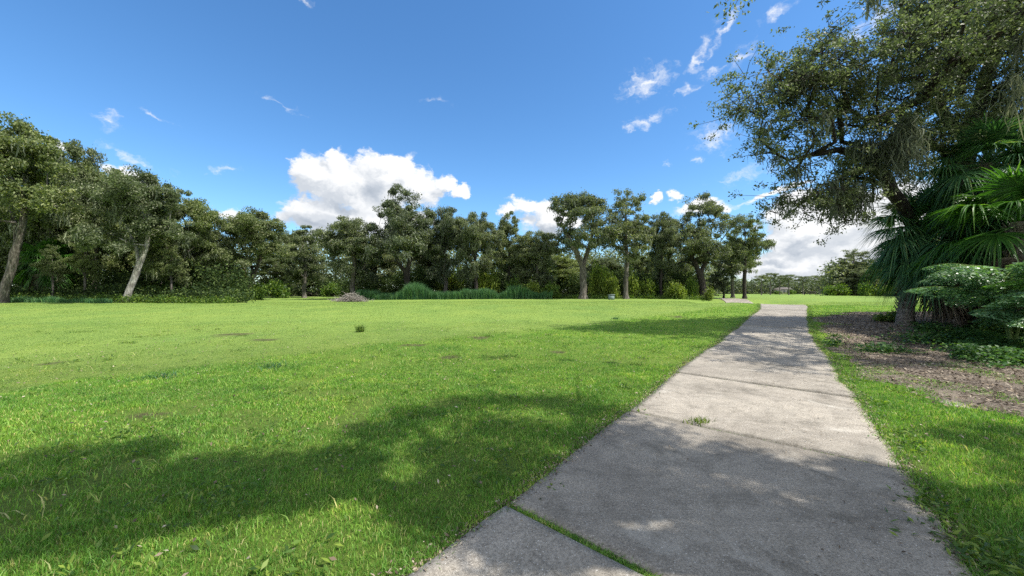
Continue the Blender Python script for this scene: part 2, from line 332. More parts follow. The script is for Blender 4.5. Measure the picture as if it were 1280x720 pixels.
def build_path():
    g = Geo(); nj = len(LP); W = 26; tones = []
    for s in range(nj - 1):
        a, b = s * SUB, (s + 1) * SUB
        gapn = .065; gapf = .065
        Ls, Rs = LC[a:b + 1].copy(), RC[a:b + 1].copy()
        Lv = Ls[1] - Ls[0]; Ls[0] += Lv / np.linalg.norm(Lv) * gapn / 2 * 1; Rs[0] += Lv / np.linalg.norm(Lv) * gapn / 2
        Lv = Ls[-1] - Ls[-2]; Ls[-1] -= Lv / np.linalg.norm(Lv) * gapf / 2; Rs[-1] -= Lv / np.linalg.norm(Lv) * gapf / 2
        t = np.linspace(0, 1, W)[None, :, None]
        Pn = Ls[:, None] * (1 - t) + Rs[:, None] * t
        k = len(Ls)
        Z = hgt(Pn[..., 0], Pn[..., 1]) + .035 + rngE.uniform(-.006, .006)
        inner = np.ones((k, W)); inner[[0, -1]] = 0; inner[:, [0, -1]] = 0
        Z = Z - (1 - inner) * .008
        V = np.dstack([Pn, Z]).reshape(-1, 3)
        i = np.arange(k - 1)[:, None] * W + np.arange(W - 1)[None]
        Q = np.stack([i, i + 1, i + 1 + W, i + W], -1).reshape(-1, 4)
        ring = list(range(W)) + [r * W + W - 1 for r in range(1, k)] + [(k - 1) * W + c for c in range(W - 2, -1, -1)] + [r * W for r in range(k - 2, 0, -1)]
        low = V[ring] - np.array([0, 0, .14]); n0 = len(V)
        m = len(ring)
        SQ = [[ring[(q + 1) % m], ring[q], n0 + q, n0 + (q + 1) % m] for q in range(m)]
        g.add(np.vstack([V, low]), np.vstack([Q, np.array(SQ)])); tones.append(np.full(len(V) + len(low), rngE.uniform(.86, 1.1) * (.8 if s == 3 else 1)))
    m, nt = newmat('concrete')
    P = N(nt, 'ShaderNodeNewGeometry').outputs['Position']
    sp = noise(nt, 62, 6, .92, P)
    c = ramp(nt, sp, [(.36, (.10, .088, .072)), (.47, (.235, .212, .18)), (.56, (.345, .315, .27)), (.68, (.52, .48, .42))])
    big = noise(nt, .9, 6, .65, P, .3)
    c = mixc(nt, 1.0, c, ramp(nt, big, [(.32, (.68, .67, .66)), (.5, (.95, .94, .93)), (.7, (1.14, 1.13, 1.11))]), 'MULTIPLY')
    med = noise(nt, 5, 6, .75, P)
    c = mixc(nt, 1.0, c, ramp(nt, med, [(.3, (.74, .73, .72)), (.5, (1, 1, 1)), (.7, (1.08, 1.07, 1.06))]), 'MULTIPLY')
    # dark mildew blotches and small pits
    blot = noise(nt, 2.1, 9, .8, P, .6)
    c = mixc(nt, ramp(nt, blot, [(.50, (0, 0, 0)), (.66, (.7, .7, .7))]), c, (.10, .09, .072))
    stv = N(nt, 'ShaderNodeVectorMath', operation='MULTIPLY', ins={0: P, 1: (.5, 1.6, 1)}).outputs[0]
    c = mixc(nt, ramp(nt, noise(nt, .55, 7, .7, stv, 1.2), [(.5, (0, 0, 0)), (.62, (.4, .4, .4))]), c, (.17, .155, .13))
    c = mixc(nt, ramp(nt, noise(nt, 1.3, 6, .7, P, .8), [(.58, (0, 0, 0)), (.72, (.4, .4, .4))]), c, (.56, .53, .47))
    vo = N(nt, 'ShaderNodeTexVoronoi', ins={'Vector': P, 'Scale': 42}).outputs['Distance']
    pit = ramp(nt, vo, [(.06, (1, 1, 1)), (.16, (0, 0, 0))])
    c = mixc(nt, math_(nt, 'MULTIPLY', pit, .55), c, (.07, .068, .065))
    vo2 = N(nt, 'ShaderNodeTexVoronoi', ins={'Vector': P, 'Scale': 31}).outputs['Distance']
    c = mixc(nt, math_(nt, 'MULTIPLY', ramp(nt, vo2, [(.07, (1, 1, 1)), (.14, (0, 0, 0))]), .6), c, (.7, .68, .65))
    # hairline cracks
    wv = N(nt, 'ShaderNodeTexVoronoi', feature='DISTANCE_TO_EDGE', ins={'Vector': mixc(nt, .22, P, N(nt, 'ShaderNodeTexNoise', ins={'Vector': P, 'Scale': 1.6, 'Detail': 5.0}).outputs['Color']), 'Scale': .42}).outputs['Distance']
    crack = ramp(nt, wv, [(.0, (1, 1, 1)), (.0014, (0, 0, 0))])
    crack = math_(nt, 'MULTIPLY', crack, ramp(nt, noise(nt, .7, 2, .5, P), [(.56, (0, 0, 0)), (.62, (.55, .55, .55))]))
    c = mixc(nt, crack, c, (.07, .065, .055))
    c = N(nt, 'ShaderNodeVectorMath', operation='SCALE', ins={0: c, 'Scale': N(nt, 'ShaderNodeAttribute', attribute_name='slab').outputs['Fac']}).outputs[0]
    hb = math_(nt, 'ADD', math_(nt, 'MULTIPLY', sp, .7), math_(nt, 'MULTIPLY', pit, -.5))
    b = N(nt, 'ShaderNodeBump', ins={'Strength': .55, 'Distance': .006, 'Height': hb})
    p = N(nt, 'ShaderNodeBsdfPrincipled', ins={'Base Color': c, 'Roughness': .88, 'Specular IOR Level': .25, 'Normal': b.outputs[0]})
    N(nt, 'ShaderNodeOutputMaterial', ins={'Surface': p.outputs[0]})
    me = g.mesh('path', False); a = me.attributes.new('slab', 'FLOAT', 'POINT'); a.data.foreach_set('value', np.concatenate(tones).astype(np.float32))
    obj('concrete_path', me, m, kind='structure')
build_path()

# ------------------------------------------------------------------ grass
def blades(x, y, H, W, rng, lean=.5, z0=0, seg=2, taper=.6):
    n = len(x); z = hgt(x, y) + z0
    a = rng.uniform(0, 2 * np.pi, n); b = rng.uniform(0, 2 * np.pi, n)
    side = np.stack([np.cos(a), np.sin(a), 0 * a], 1) * W[:, None] / 2
    ln = (rng.uniform(.1, 1, n) * lean * H)[:, None]
    d = np.stack([np.cos(b), np.sin(b), 0 * b], 1) * ln
    base = np.stack([x, y, z - .004], 1); up = np.array([0, 0, 1.]) * H[:, None]
    if seg == 2:
        V = np.stack([base - side, base + side, base + up * .58 + d * .35 + side * taper * 1.3, base + up * .58 + d * .35 - side * taper * 1.3, base + up * (1 - .25 * (ln / H[:, None])) + d], 1)
        i = np.arange(n)[:, None] * 5
        return V.reshape(-1, 3), i + np.array([0, 1, 2, 3]), i + np.array([3, 2, 4])
    V = np.stack([base - side, base + side, base + up + d], 1)
    return V.reshape(-1, 3), None, np.arange(n)[:, None] * 3 + np.array([0, 1, 2])
def build_grass():
    rng = np.random.default_rng(11)
    g = Geo(); tone = []
    for (y0, y1, n, w, seg, hh) in ((.4, 4, 260000, .0042, 2, .042), (4, 8, 320000, .0062, 2, .042), (8, 16, 280000, .012, 1, .042), (16, 34, 280000, .028, 1, .04)):
        y = rng.uniform(y0 ** 2, y1 ** 2, n * 1) ** .5 if y0 > 1 else rng.uniform(y0, y1, n)
        x = rng.uniform(-1, 1, n) * (1.36 * y + 1.6)
        y = y + rng.normal(size=n) * .3 * (y / 10)
        ok = ~inpoly(x, y, path_poly)
        bm = bedmask(x + rng.normal(size=n) * .17, y + rng.normal(size=n) * .17)
        inbed_keep = (vnoise(x, y, .8, 31) > .62) & (rng.random(n) < .35) & (x < 13)
        ok &= (~bm) | inbed_keep
        bare = (vnoise(x, y, .5, 41) * .6 + vnoise(x, y, 1.7, 42) * .4)
        ok &= ~((bare < .25) & (rng.random(n) < .8))
        spot = bare_spots(x, y)
        ok &= ~((spot > .25) & (rng.random(n) < .8))
        x, y = x[ok], y[ok]
        if y0 < 16:
            Pq = np.stack([x, y], 1); dm = np.full(len(x), 9.)
            for C_ in (LC[::4], RC[::4]):
                for i0 in range(0, len(C_), 10):
                    dm = np.minimum(dm, np.min(np.hypot(x[:, None] - C_[None, i0:i0 + 10, 0], y[:, None] - C_[None, i0:i0 + 10, 1]), axis=1))
            keepm = dm > .02 + .07 * vnoise(x, y, .13, 46) * rng.random(len(x)); x, y = x[keepm], y[keepm]
        ft = fairtone(x, y)
        lush = vnoise(x, y, .6, 51) * .6 + vnoise(x, y, .17, 52) * .4
        H = hh * (.45 + 1.1 * lush) * rng.uniform(.6, 1.25, len(x)) * (1 - .55 * ft)
        W = w * rng.uniform(.7, 1.35, len(x))
        V, Q, T = blades(x, y, H, W, rng, lean=.85, seg=seg, z0=.022 * bedmask(x, y))
        g.add(V, Q, T); tone.append(np.repeat(ft, 5 if seg == 2 else 3))
    # coarse long blades standing out of the turf in loose clumps
    n = 16000; y = rng.uniform(1.2, 11, n); x = rng.uniform(-1, 1, n) * (1.36 * y + 1)
    ok = (vnoise(x, y, .35, 61) > .66) & ~inpoly(x, y, path_poly) & ~bedmask(x, y); x, y = x[ok], y[ok]
    V, Q, T = blades(x, y, rng.uniform(.06, .13, len(x)), rng.uniform(.006, .011, len(x)), rng, lean=1.5)
    g.add(V, Q, T); tone.append(np.repeat(np.full(len(x), .35), 5))
    # blades creeping over the path edges
    for C_, s_, amt in ((LC, 1, 6000), (RC, -1, 15000)):
        i = rng.integers(2 * SUB, 15 * SUB, amt); p = C_[i] + rng.normal(size=(amt, 2)) * .03 + D_[i] * s_ * -rng.exponential(.04, amt)[:, None] + D_[i] * s_ * .02
        dist = p[:, 1].clip(2, 40)
        V, Q, T = blades(p[:, 0], p[:, 1], rng.uniform(.02, .05, amt) + .025, .0035 + .0009 * dist, rng, lean=1.3)
        g.add(V, Q, T); tone.append(np.repeat(np.full(amt, .3), 5))
    # grass and weeds rooted in the slab joints
    for j, dens, hh, sp in ((3, 4600, .032, .02), (4, 350, .010, .010), (5, 350, .010, .012), (6, 300, .014, .01), (7, 200, .02, .006), (2, 1500, .03, .01)):
        t = rng.random(dens)
        if j == 3: t = t[vnoise(t * 7, t * 0, .3, 72) > .16]
        if j > 3: t = t[(vnoise(t * 9 + j, t * 0, .6, 71) > .35)]
        a, b = LC[j * SUB], RC[j * SUB]; p = a + (b - a) * t[:, None] + rng.normal(size=(len(t), 2)) * sp
        V, Q, T = blades(p[:, 0], p[:, 1], rng.uniform(.4, 1, len(t)) * hh + .02, rng.uniform(.004, .007, len(t)), rng, lean=1.3)
        g.add(V, Q, T); tone.append(np.repeat(np.full(len(t), .15), 5))
    me = g.mesh('grass')
    a = me.attributes.new('tone', 'FLOAT', 'POINT'); a.data.foreach_set('value', np.concatenate(tone).astype(np.float32))
    m, nt = newmat('grass_blades')
    geo = N(nt, 'ShaderNodeNewGeometry'); P = geo.outputs['Position']
    r = geo.outputs['Random Per Island']
    tn = N(nt, 'ShaderNodeAttribute', attribute_name='tone').outputs['Fac']
    c1 = ramp(nt, r, [(0, (.07, .165, .028)), (.5, (.15, .33, .05)), (.86, (.26, .45, .09)), (.93, (.42, .44, .16)), (1, (.50, .45, .26))])
    c2 = ramp(nt, r, [(0, (.09, .155, .035)), (.5, (.175, .28, .065)), (.88, (.27, .37, .11)), (1, (.45, .43, .24))])
    c = mixc(nt, tn, c1, c2)
    mw = N(nt, 'ShaderNodeTexWave', wave_type='BANDS', bands_direction='Y', ins={'Vector': P, 'Scale': .16, 'Distortion': 1.2, 'Detail': 2.0, 'Detail Scale': .4}).outputs['Fac']
    c = mixc(nt, 1.0, c, ramp(nt, mw, [(.3, (.93, .95, .95)), (.7, (1.06, 1.04, 1.0))]), 'MULTIPLY')
    c = mixc(nt, 1.0, c, ramp(nt, noise(nt, .45, 4, .6, P), [(.3, (.70, .82, .8)), (.7, (1.3, 1.14, 1.0))]), 'MULTIPLY')
    c = mixc(nt, 1.0, c, ramp(nt, noise(nt, 2.6, 6, .7, P), [(.34, (.58, .70, .66)), (.5, (1, 1, 1)), (.66, (1.5, 1.25, 1.2))]), 'MULTIPLY')
    p = N(nt, 'ShaderNodeBsdfPrincipled', ins={'Base Color': c, 'Roughness': .5, 'Specular IOR Level': .3})
    t = N(nt, 'ShaderNodeBsdfTranslucent', ins={'Color': mixc(nt, 1.0, c, (1.3, 1.4, .7), 'MULTIPLY')})
    mx = N(nt, 'ShaderNodeMixShader', ins={0: .4, 1: p.outputs[0], 2: t.outputs[0]})
    N(nt, 'ShaderNodeOutputMaterial', ins={'Surface': mx.outputs[0]})
    o = obj('grass', me, m, kind='stuff')
    o['label'] = 'green lawn grass on both sides of the concrete path'
    M['grass'] = m
build_grass()

# ------------------------------------------------------------------ sun direction
SUN_AZ, SUN_EL = R(110), R(56)
SUN = np.array([math.cos(SUN_EL) * math.sin(SUN_AZ), math.cos(SUN_EL) * math.cos(SUN_AZ), math.sin(SUN_EL)])

# ------------------------------------------------------------------ tree growing
def resample(P, step):
    P = np.asarray(P, float)
    C = catmull(P, 8); d = np.r_[0, np.cumsum(np.linalg.norm(np.diff(C, axis=0), axis=1))]
    m = max(2, int(d[-1] / step) + 1); t = np.linspace(0, d[-1], m)
    return np.stack([np.interp(t, d, C[:, i]) for i in range(3)], 1)
def grow(rng, lines, targets, step=.6, pathw=.22, tipr=.012, power=.44, wig=.12, trunk_r=None, bow=.12, thin_y=None):
    """branch skeleton: fixed limbs first, then each target joined to the nearest limb. returns tube mesh Geo, nodes"""
    P, par = [], []
    for ln, at_ in lines:
        Q = resample(ln, step); Q[1:-1] += rng.normal(size=Q[1:-1].shape) * wig * .35 * step
        base = -1
        if at_ is not None and P:
            A = np.array(P); base = int(np.argmin(np.linalg.norm(A - Q[0], axis=1))); Q = Q[1:]
        for q in Q:
            P.append(q); par.append(base); base = len(P) - 1
    plen = [0.0] * len(P)
    for i in range(len(P)):
        if par[i] >= 0: plen[i] = plen[par[i]] + float(np.linalg.norm(P[i] - P[par[i]]))
    nfix = len(P); A = np.zeros((nfix + len(targets) * 14, 3)); L = np.zeros(len(A)); A[:nfix] = P; L[:nfix] = plen
    par = par + [0] * (len(A) - nfix); n = nfix; tips = []
    z_low = A[0, 2] + .18 * (targets[:, 2].max() - A[0, 2])
    order = np.argsort(np.linalg.norm(targets - A[max(0, min(nfix - 1, nfix // 3))], axis=1))
    for t in targets[order]:
        d = np.linalg.norm(A[:n] - t, axis=1)
        cost = d + pathw * L[:n] + 1.5 * np.maximum(0, z_low - A[:n, 2]) + .8 * np.maximum(0, A[:n, 2] - t[2])
        s = int(np.argmin(cost)); m = int(np.clip(d[s] / step, 1, 12))
        p0 = A[s]; base = s; off = rng.normal(size=3) * wig * d[s]; up = np.array([0, 0, 1]) * bow * d[s]
        for k in range(1, m + 1):
            f = k / m; w = math.sin(math.pi * f)
            q = p0 + (t - p0) * f + (off + up) * w + (rng.normal(size=3) * wig * .3 * step if k < m else 0)
            A[n] = q; par[n] = base; L[n] = L[base] + np.linalg.norm(q - A[base]); base = n; n += 1
        tips.append(n - 1)
    A = A[:n]; par = np.array(par[:n])
    cnt = np.zeros(n); cnt[tips] = 1
    for i in range(n - 1, 0, -1):
        if cnt[i] == 0: cnt[i] = 1
        if par[i] >= 0: cnt[par[i]] += cnt[i] if (i in () or True) else 0
    # pipe model radius
    r = tipr * np.maximum(cnt, 1) ** power
    if trunk_r: 
        k = trunk_r / r[0]; r = np.where(r > tipr * 2, r * (1 + (k - 1) * np.clip((r / r[0]) ** .5, 0, 1)), r)
    if thin_y is not None: r = np.where(A[:, 1] > thin_y, np.minimum(r, .012), r)
    kids = [[] for _ in range(n)]
    for i in range(n):
        if par[i] >= 0: kids[par[i]].append(i)
    g = Geo(); stack = [0]
    while stack:
        s = stack.pop(); chain = [par[s]] if par[s] >= 0 else []
        i = s
        while True:
            chain.append(i)
            if not kids[i]: break
            ks = sorted(kids[i], key=lambda q: -cnt[q]); stack.extend(ks[1:]); i = ks[0]
        if len(chain) < 2: continue
        rr = r[chain].copy()
        if par[s] >= 0: rr[0] = min(rr[0], rr[1] * 1.25)
        rr[-1] *= .4
        mx = rr.max(); tube(g, A[chain], rr, 9 if mx > .12 else (5 if mx > .04 else 3), rough=.08 if mx > .1 else 0, rng=rng)
    return g, A, r
def flare(g_pts, r, h=.5): pass
def lobes(rng, H, Rx, z0, n=11, cx=0, cy=0, top=1.0):
    out = []
    for i in range(n):
        a = rng.uniform(0, 2 * np.pi); f = rng.uniform(0, 1) ** .6
        z = z0 + (H - z0) * rng.uniform(.12, .86)
        env = math.sqrt(max(.08, 1 - ((z - z0) / (H - z0) * 1.15 - .35) ** 2 * 1.4))
        rad = Rx * env * f * .72
        s = Rx * rng.uniform(.26, .46)
        out.append((cx + rad * math.cos(a), cy + rad * math.sin(a), z, s, s, s * rng.uniform(.5, .75)))
    out.append((cx + rng.uniform(-.2, .2) * Rx, cy, H - Rx * .22 * top, Rx * .33, Rx * .33, Rx * .22))
    out.append((cx, cy, (z0 + H) / 2, Rx * .6, Rx * .6, (H - z0) * .36))
    return out
def sample_lobes(rng, lb, n, hollow=.35, mind=0):
    w = np.array([a[3] * a[4] * a[5] for a in lb]) ** .75; w /= w.sum(); lb = np.array([a[:6] for a in lb])
    k = rng.choice(len(lb), n, p=w); u = rnd_dirs(rng, n) * rng.uniform(hollow ** 3, 1, n)[:, None] ** (1 / 3)
    return lb[k, :3] + u * lb[k, 3:6]
def ribbons(C, L, W, rng, nseg=4):
    """hanging strands from the points C"""
    n = len(C); a = rng.uniform(0, 2 * np.pi, n); S = np.stack([np.cos(a), np.sin(a), 0 * a], 1)
    rows = []; off = np.zeros((n, 3)); ln = L * rng.uniform(.35, 1.2, n)
    prof = [.8, 1, .8, .9, .3, .1]
    for k in range(nseg + 1):
        c = C + off - np.array([0, 0, 1.]) * (ln * k / nseg)[:, None]
        w = (W * prof[min(k, 5)] / 2 * rng.uniform(.6, 1.3, n))[:, None]
        rows += [c - S * w, c + S * w]
        off = off + rng.normal(size=(n, 3)) * np.array([1, 1, 0]) * (L * .085)
    V = np.stack(rows, 1); m = 2 * (nseg + 1)
    q = np.array([[2 * k, 2 * k + 1, 2 * k + 3, 2 * k + 2] for k in range(nseg)])
    return V.reshape(-1, 3), (np.arange(n)[:, None, None] * m + q).reshape(-1, 4)
PROTO = {}
def proto(name, seed, H, Rx, z0, trunk, trunk_r, ntar=150, per=230, L=.2, cl=.42, moss=.5, nl=11, bark='bark', leaf='oak_leaf', cx=0, lb=None, hollow=.35, up=.5, mlen=1.1):
    rng = np.random.default_rng(seed)
    lb = lb or lobes(rng, H, Rx, z0, nl, cx=cx)
    T = sample_lobes(rng, lb, ntar, hollow); T[:, 2] = np.clip(T[:, 2], z0 * .75, None)
    g, A, r = grow(rng, trunk, T, step=.7, trunk_r=trunk_r)
    # root flare
    V = g.V[0]; f = np.clip(1 - (V[:, 2]) / .9, 0, 1) ** 2
    c = np.array(trunk[0][0][0]); V[:, :2] = c[:2] + (V[:, :2] - c[:2]) * (1 + .7 * f[:, None])
    cnt = rng.poisson(per * rng.uniform(.4, 1.5, ntar)); k = np.repeat(np.arange(ntar), cnt)
    C = T[k] + rnd_dirs(rng, len(k)) * (rng.random(len(k)) ** .5 * cl * 1.75)[:, None] * np.array([1, 1, .6]) * rng.uniform(.55, 1.25, ntar)[k][:, None]
    thin = np.where((r < .05))[0]; thin = rng.choice(thin, min(len(thin), ntar * 2)); k2 = np.repeat(thin, int(per * .12))
    C = np.vstack([C, A[k2] + rng.normal(size=(len(k2), 3)) * .28])
    lv, lq = leaves(C, L, L * .48, rng, up=up)
    ml = None
    if moss:
        lo = np.where((A[:, 2] > z0 * .8) & (r < .12))[0]
        h = rng.choice(lo, int(80 * moss)); kk = np.repeat(h, rng.integers(8, 22, len(h)))
        Cm = A[kk] + rng.normal(size=(len(kk), 3)) * np.array([.22, .22, .08])
        mv, mq = ribbons(Cm, mlen * .8, .075, rng, 5); ml = mesh_np(name + '_moss', mv, mq)
    PROTO[name] = dict(H=H, R=Rx, br=g.mesh(name + '_wood', True), lf=mesh_np(name + '_leaves', lv, lq), ms=ml, bark=bark, leaf=leaf, cx=cx)
def variant(me, mat):
    key = me.name + '|' + mat
    if key not in PROTO:
        c = me.copy(); c.materials.clear(); c.materials.append(M[mat]); PROTO[key] = c
    return PROTO[key]
def place_tree(p, label, px, ytop, wpx, Z, rz=None, leaf=None, bark=None, kind='oak_tree', cat='tree', group=None, y=None, grow_base=0, mossy=True):
    q = PROTO[p]; x = (px - 640) / F * Z; zb = float(hgt(x, Z)) - .06
    Ht = (HZ - ytop) / F * Z + EYE - zb; s = Ht / q['H']; sw = (wpx / F * Z) / (2.05 * q['R'])
    t = thing(kind, label, cat, (x, Z, zb), rz if rz is not None else random.uniform(0, 6.28), (sw, sw, s), group)
    obj('trunk', variant(q['br'], bark or q['bark']), None, t)
    obj('crown', variant(q['lf'], leaf or q['leaf']), None, t)
    if q['ms'] and mossy: obj('hanging_moss', variant(q['ms'], 'moss'), None, t)
    return t
random.seed(4)
up = lambda *p: [(list(map(list, p)), None)]
proto('spread', 1, 12, 5.2, 3.2, [([(0, 0, -.1), (.1, 0, 1.2), (-.1, .1, 2.6), (.3, 0, 5), (.2, .2, 8)], None), ([(-.1, .1, 2.6), (-1.4, .3, 4.6), (-2.6, .4, 7)], 1)], .34, ntar=190)
proto('bushy', 2, 12, 4.8, 1.7, up((0, 0, -.1), (.1, .1, 2), (-.2, 0, 5), (0, 0, 9)), .3, ntar=240, per=230, moss=1.3, nl=14, leaf='oak_leaf_dark', cl=.42)
proto('lean', 3, 12, 5.2, 4.0, [([(0, 0, -.1), (.45, 0, 1.3), (1.3, .1, 3.2), (2.0, .1, 5.2), (2.2, 0, 8)], None), ([(1.3, .1, 3.2), (.4, .5, 5.4), (-.8, .6, 7.5)], 1)], .27, ntar=210, cx=1.3, bark='bark_pale')
proto('fork', 4, 12, 4.9, 4.6, [([(0, 0, -.1), (.02, 0, 1.5), (0, 0, 3.6), (.6, .2, 5.4), (1.2, .2, 8), (1.2, .2, 10)], None), ([(0, 0, 3.6), (-1.0, -.2, 5.6), (-2.2, 0, 8)], 1), ([(.6, .2, 5.4), (2.2, .3, 6.6), (3.4, .3, 7.6)], 1)], .36, ntar=170, per=190, moss=.8, cl=.36)
proto('airy', 5, 12, 4.4, 3.4, [([(0, 0, -.1), (.05, .05, 2), (-.1, 0, 4.4), (.1, 0, 7), (0, 0, 10)], None), ([(-.1, 0, 4.4), (1.4, 0, 6.2), (2.4, .2, 8)], 1)], .25, ntar=170, per=140, moss=.7, cl=.33)
proto('vase', 6, 12, 5.6, 3.2, [([(0, 0, -.1), (.0, 0, 1.6), (-.3, 0, 2.8), (-1.6, .2, 5.6), (-2.6, .2, 8.4)], None), ([(-.3, 0, 2.8), (.7, .2, 5), (1.5, 0, 9)], 1), ([(.7, .2, 5), (2.6, .3, 6.6), (3.6, 0, 8)], 1)], .42, ntar=210, per=210, moss=.3, cl=.42)
proto('dense', 7, 12, 5.4, 1.8, up((0, 0, -.1), (0, .1, 2), (.2, 0, 5), (0, 0, 8.5)), .3, ntar=230, per=230, moss=.7, nl=15, cl=.42)
proto('pine', 8, 12, 3.4, 6.0, up((0, 0, -.1), (.1, 0, 4), (0, .1, 8), (.1, 0, 11)), .2, ntar=60, per=110, L=.26, moss=0, cl=.5, leaf='oak_leaf_dark', bark='bark',
      lb=[(0, 0, 11, 2.6, 2.6, .7), (1.6, 0, 9.4, 1.6, 1.6, .5), (-1.8, .3, 8.8, 1.5, 1.5, .5), (.4, -1, 7.4, 1.6, 1.6, .5), (-.6, 1, 10, 2.4, 2.4, .5)])

G_L = 'oaks along the left side of the lawn'; G_M = 'mossy oaks across the middle of the tree line'; G_R = 'oaks at the right end of the tree line'
TL = [
 ('lean', 'tall oak leaning right out of the wood at the left edge of the lawn', 2, 140, 165, 29, -.15, 'oak_leaf', 'bark', G_L),
 ('dense', 'broad high oak crown behind the leaning oak at the far left', 62, 172, 130, 34, None, 'oak_leaf', 'bark', G_L),
 ('spread', 'oak with ragged high crown left of the pale twin trunk', 118, 180, 105, 36, None, 'oak_leaf_grey', 'bark', G_L),
 ('lean', 'oak on a pale grey trunk slanting right from the lawn edge', 156, 205, 135, 31, .05, 'oak_leaf_grey', 'bark_pale', G_L),
 ('dense', 'round dark green oak right of the pale slanting trunk', 232, 238, 100, 35, None, 'oak_leaf', 'bark', G_L),
 ('spread', 'low grey green oak filling the gap left of the dark leaning trunk', 270, 268, 80, 38, None, 'oak_leaf_grey', 'bark', G_L),
 ('lean', 'open crowned oak on a dark trunk leaning right beside the grass gap', 303, 257, 112, 40, .0, 'oak_leaf_grey', 'bark_dark', G_L),
 ('dense', 'small rounded oak behind the grass gap, last of the left wood', 380, 282, 88, 52, None, 'oak_leaf_grey', 'bark', G_L),
 ('bushy', 'grey oak hung with moss, lowest and leftmost of the middle oaks', 442, 268, 95, 44, None, None, 'bark', G_M),
 ('spread', 'tallest oak of the middle group with a ragged pointed top', 510, 234, 118, 45, .6, 'oak_leaf_dark', 'bark_dark', G_M),
 ('bushy', 'dense dark oak just right of the tallest middle oak', 556, 254, 84, 46, None, None, 'bark', G_M),
 ('bushy', 'dark round topped oak above the tall reeds', 594, 261, 76, 44, None, None, 'bark_dark', G_M),
 ('dense', 'small oak with slanting dark stem right of the tall reeds', 636, 266, 72, 47, None, 'oak_leaf_grey', 'bark_dark', G_M),
 ('bushy', 'moss draped low oak left of the thick flared trunk', 672, 285, 72, 46, None, None, 'bark', G_M),
 ('fork', 'spreading oak on a thick straight flared trunk at the lawn edge', 729, 242, 118, 42, .2, 'oak_leaf_dark', 'bark', G_R),
 ('airy', 'tall open oak with slim straight trunk next to the green box', 783, 233, 96, 43, 2.2, 'oak_leaf_dark', 'bark', G_R),
 ('bushy', 'dark drooping oak between the slim trunk and the forked oak', 826, 262, 58, 46, None, None, 'bark_dark', G_R),
 ('vase', 'big forked oak with wide crown near the far bend of the path', 878, 243, 112, 46, .1, 'oak_leaf_dark', 'bark_dark', G_R),
 ('dense', 'little dark oak on a short stem between two larger trunks', 905, 322, 42, 50, None, 'oak_leaf_dark', 'bark_dark', G_R),
 ('spread', 'small oak crown filling in behind the slim end tree', 916, 285, 60, 54, None, 'oak_leaf', 'bark', G_R),
 ('airy', 'slim oak standing alone at the right end of the tree line', 931, 266, 76, 48, .9, 'oak_leaf', 'bark_dark', G_R),
 ('airy', 'distant oak with an open domed top beyond the right lawn', 1067, 310, 62, 78, 1.5, 'oak_leaf_dark', 'bark', None),
 ('dense', 'distant bushy dark tree below the open domed crown', 1078, 334, 66, 74, None, 'oak_leaf_dark', 'bark', None),
 ('spread', 'distant light green tree seen just left of the drooping palm', 1108, 318, 72, 68, None, 'oak_leaf', 'bark', None),
 ('dense', 'distant green tree half hidden behind the drooping palm', 1142, 312, 70, 66, None, 'oak_leaf', 'bark', None),
]
for (p, lab, px, yt, w, Z, rz, lf, bk, gr) in TL:
    place_tree(p, lab, px, yt, w, Z, rz, lf, bk, group=gr)
for lab, px, yt, w, Z in (('slim young tree with a dark stem in the left wood below the palm fans', 66, 305, 40, 31.5), ('slim young tree between the palm fans and the pale slanting trunk', 106, 296, 44, 32),
                        ('slim young tree right of the pale slanting trunk', 214, 305, 40, 33), ('slim pale young tree under the grey green oak of the left wood', 262, 310, 36, 36), ('slim young tree just left of the dark leaning trunk', 288, 318, 30, 38)):
    place_tree('airy', lab, px, yt, w, Z, group='slim young trees along the front of the left wood', mossy=False)
BK = [('dense', 98, 160, 120, 38), ('dense', 150, 192, 110, 37), ('dense', 205, 222, 90, 39), ('dense', -70, 150, 150, 33), ('bushy', -20, 190, 120, 38), ('dense', 30, 215, 110, 42), ('bushy', 92, 225, 100, 43), ('bushy', 150, 240, 100, 44), ('dense', 200, 255, 90, 44),
      ('bushy', 250, 275, 80, 50), ('dense', 345, 290, 80, 56), ('spread', 405, 312, 60, 66), ('bushy', 470, 275, 80, 52), ('bushy', 535, 270, 80, 54),
      ('dense', 615, 285, 80, 54), ('bushy', 655, 282, 70, 54), ('dense', 700, 292, 80, 52), ('bushy', 757, 296, 70, 54), ('dense', 810, 292, 60, 54), ('spread', 850, 300, 60, 56)]
for p, px, yt, w, Z in BK:
    place_tree(p, 'shaded oak half hidden in the wood behind the front row', px, yt + 24, w, Z, group='oaks inside the wood behind the front row', mossy=False)
for i, (px, yt, w, Z) in enumerate(((952, 344, 16, 110), (963, 341, 18, 125), (975, 346, 16, 130), (986, 343, 20, 120), (1004, 345, 18, 130), (1024, 344, 24, 135), (1035, 347, 20, 128), (1048, 346, 20, 120))):
    lab = ['distant slim tree showing under the end oak of the row', 'distant tree with a thin trunk above the pale house', 'distant low tree left of the pale house', 'distant flat topped pine, clearest one on the horizon by the house',
           'distant pine just left of the low dark rail', 'distant grey green pine above the low dark rail', 'distant pine right of the low dark rail', 'distant pine beside the dark bushy wood on the right'][i]
    place_tree('pine', lab, px, yt, w * 1.25, Z, kind='pine_tree', group='far pines on the horizon', mossy=False)

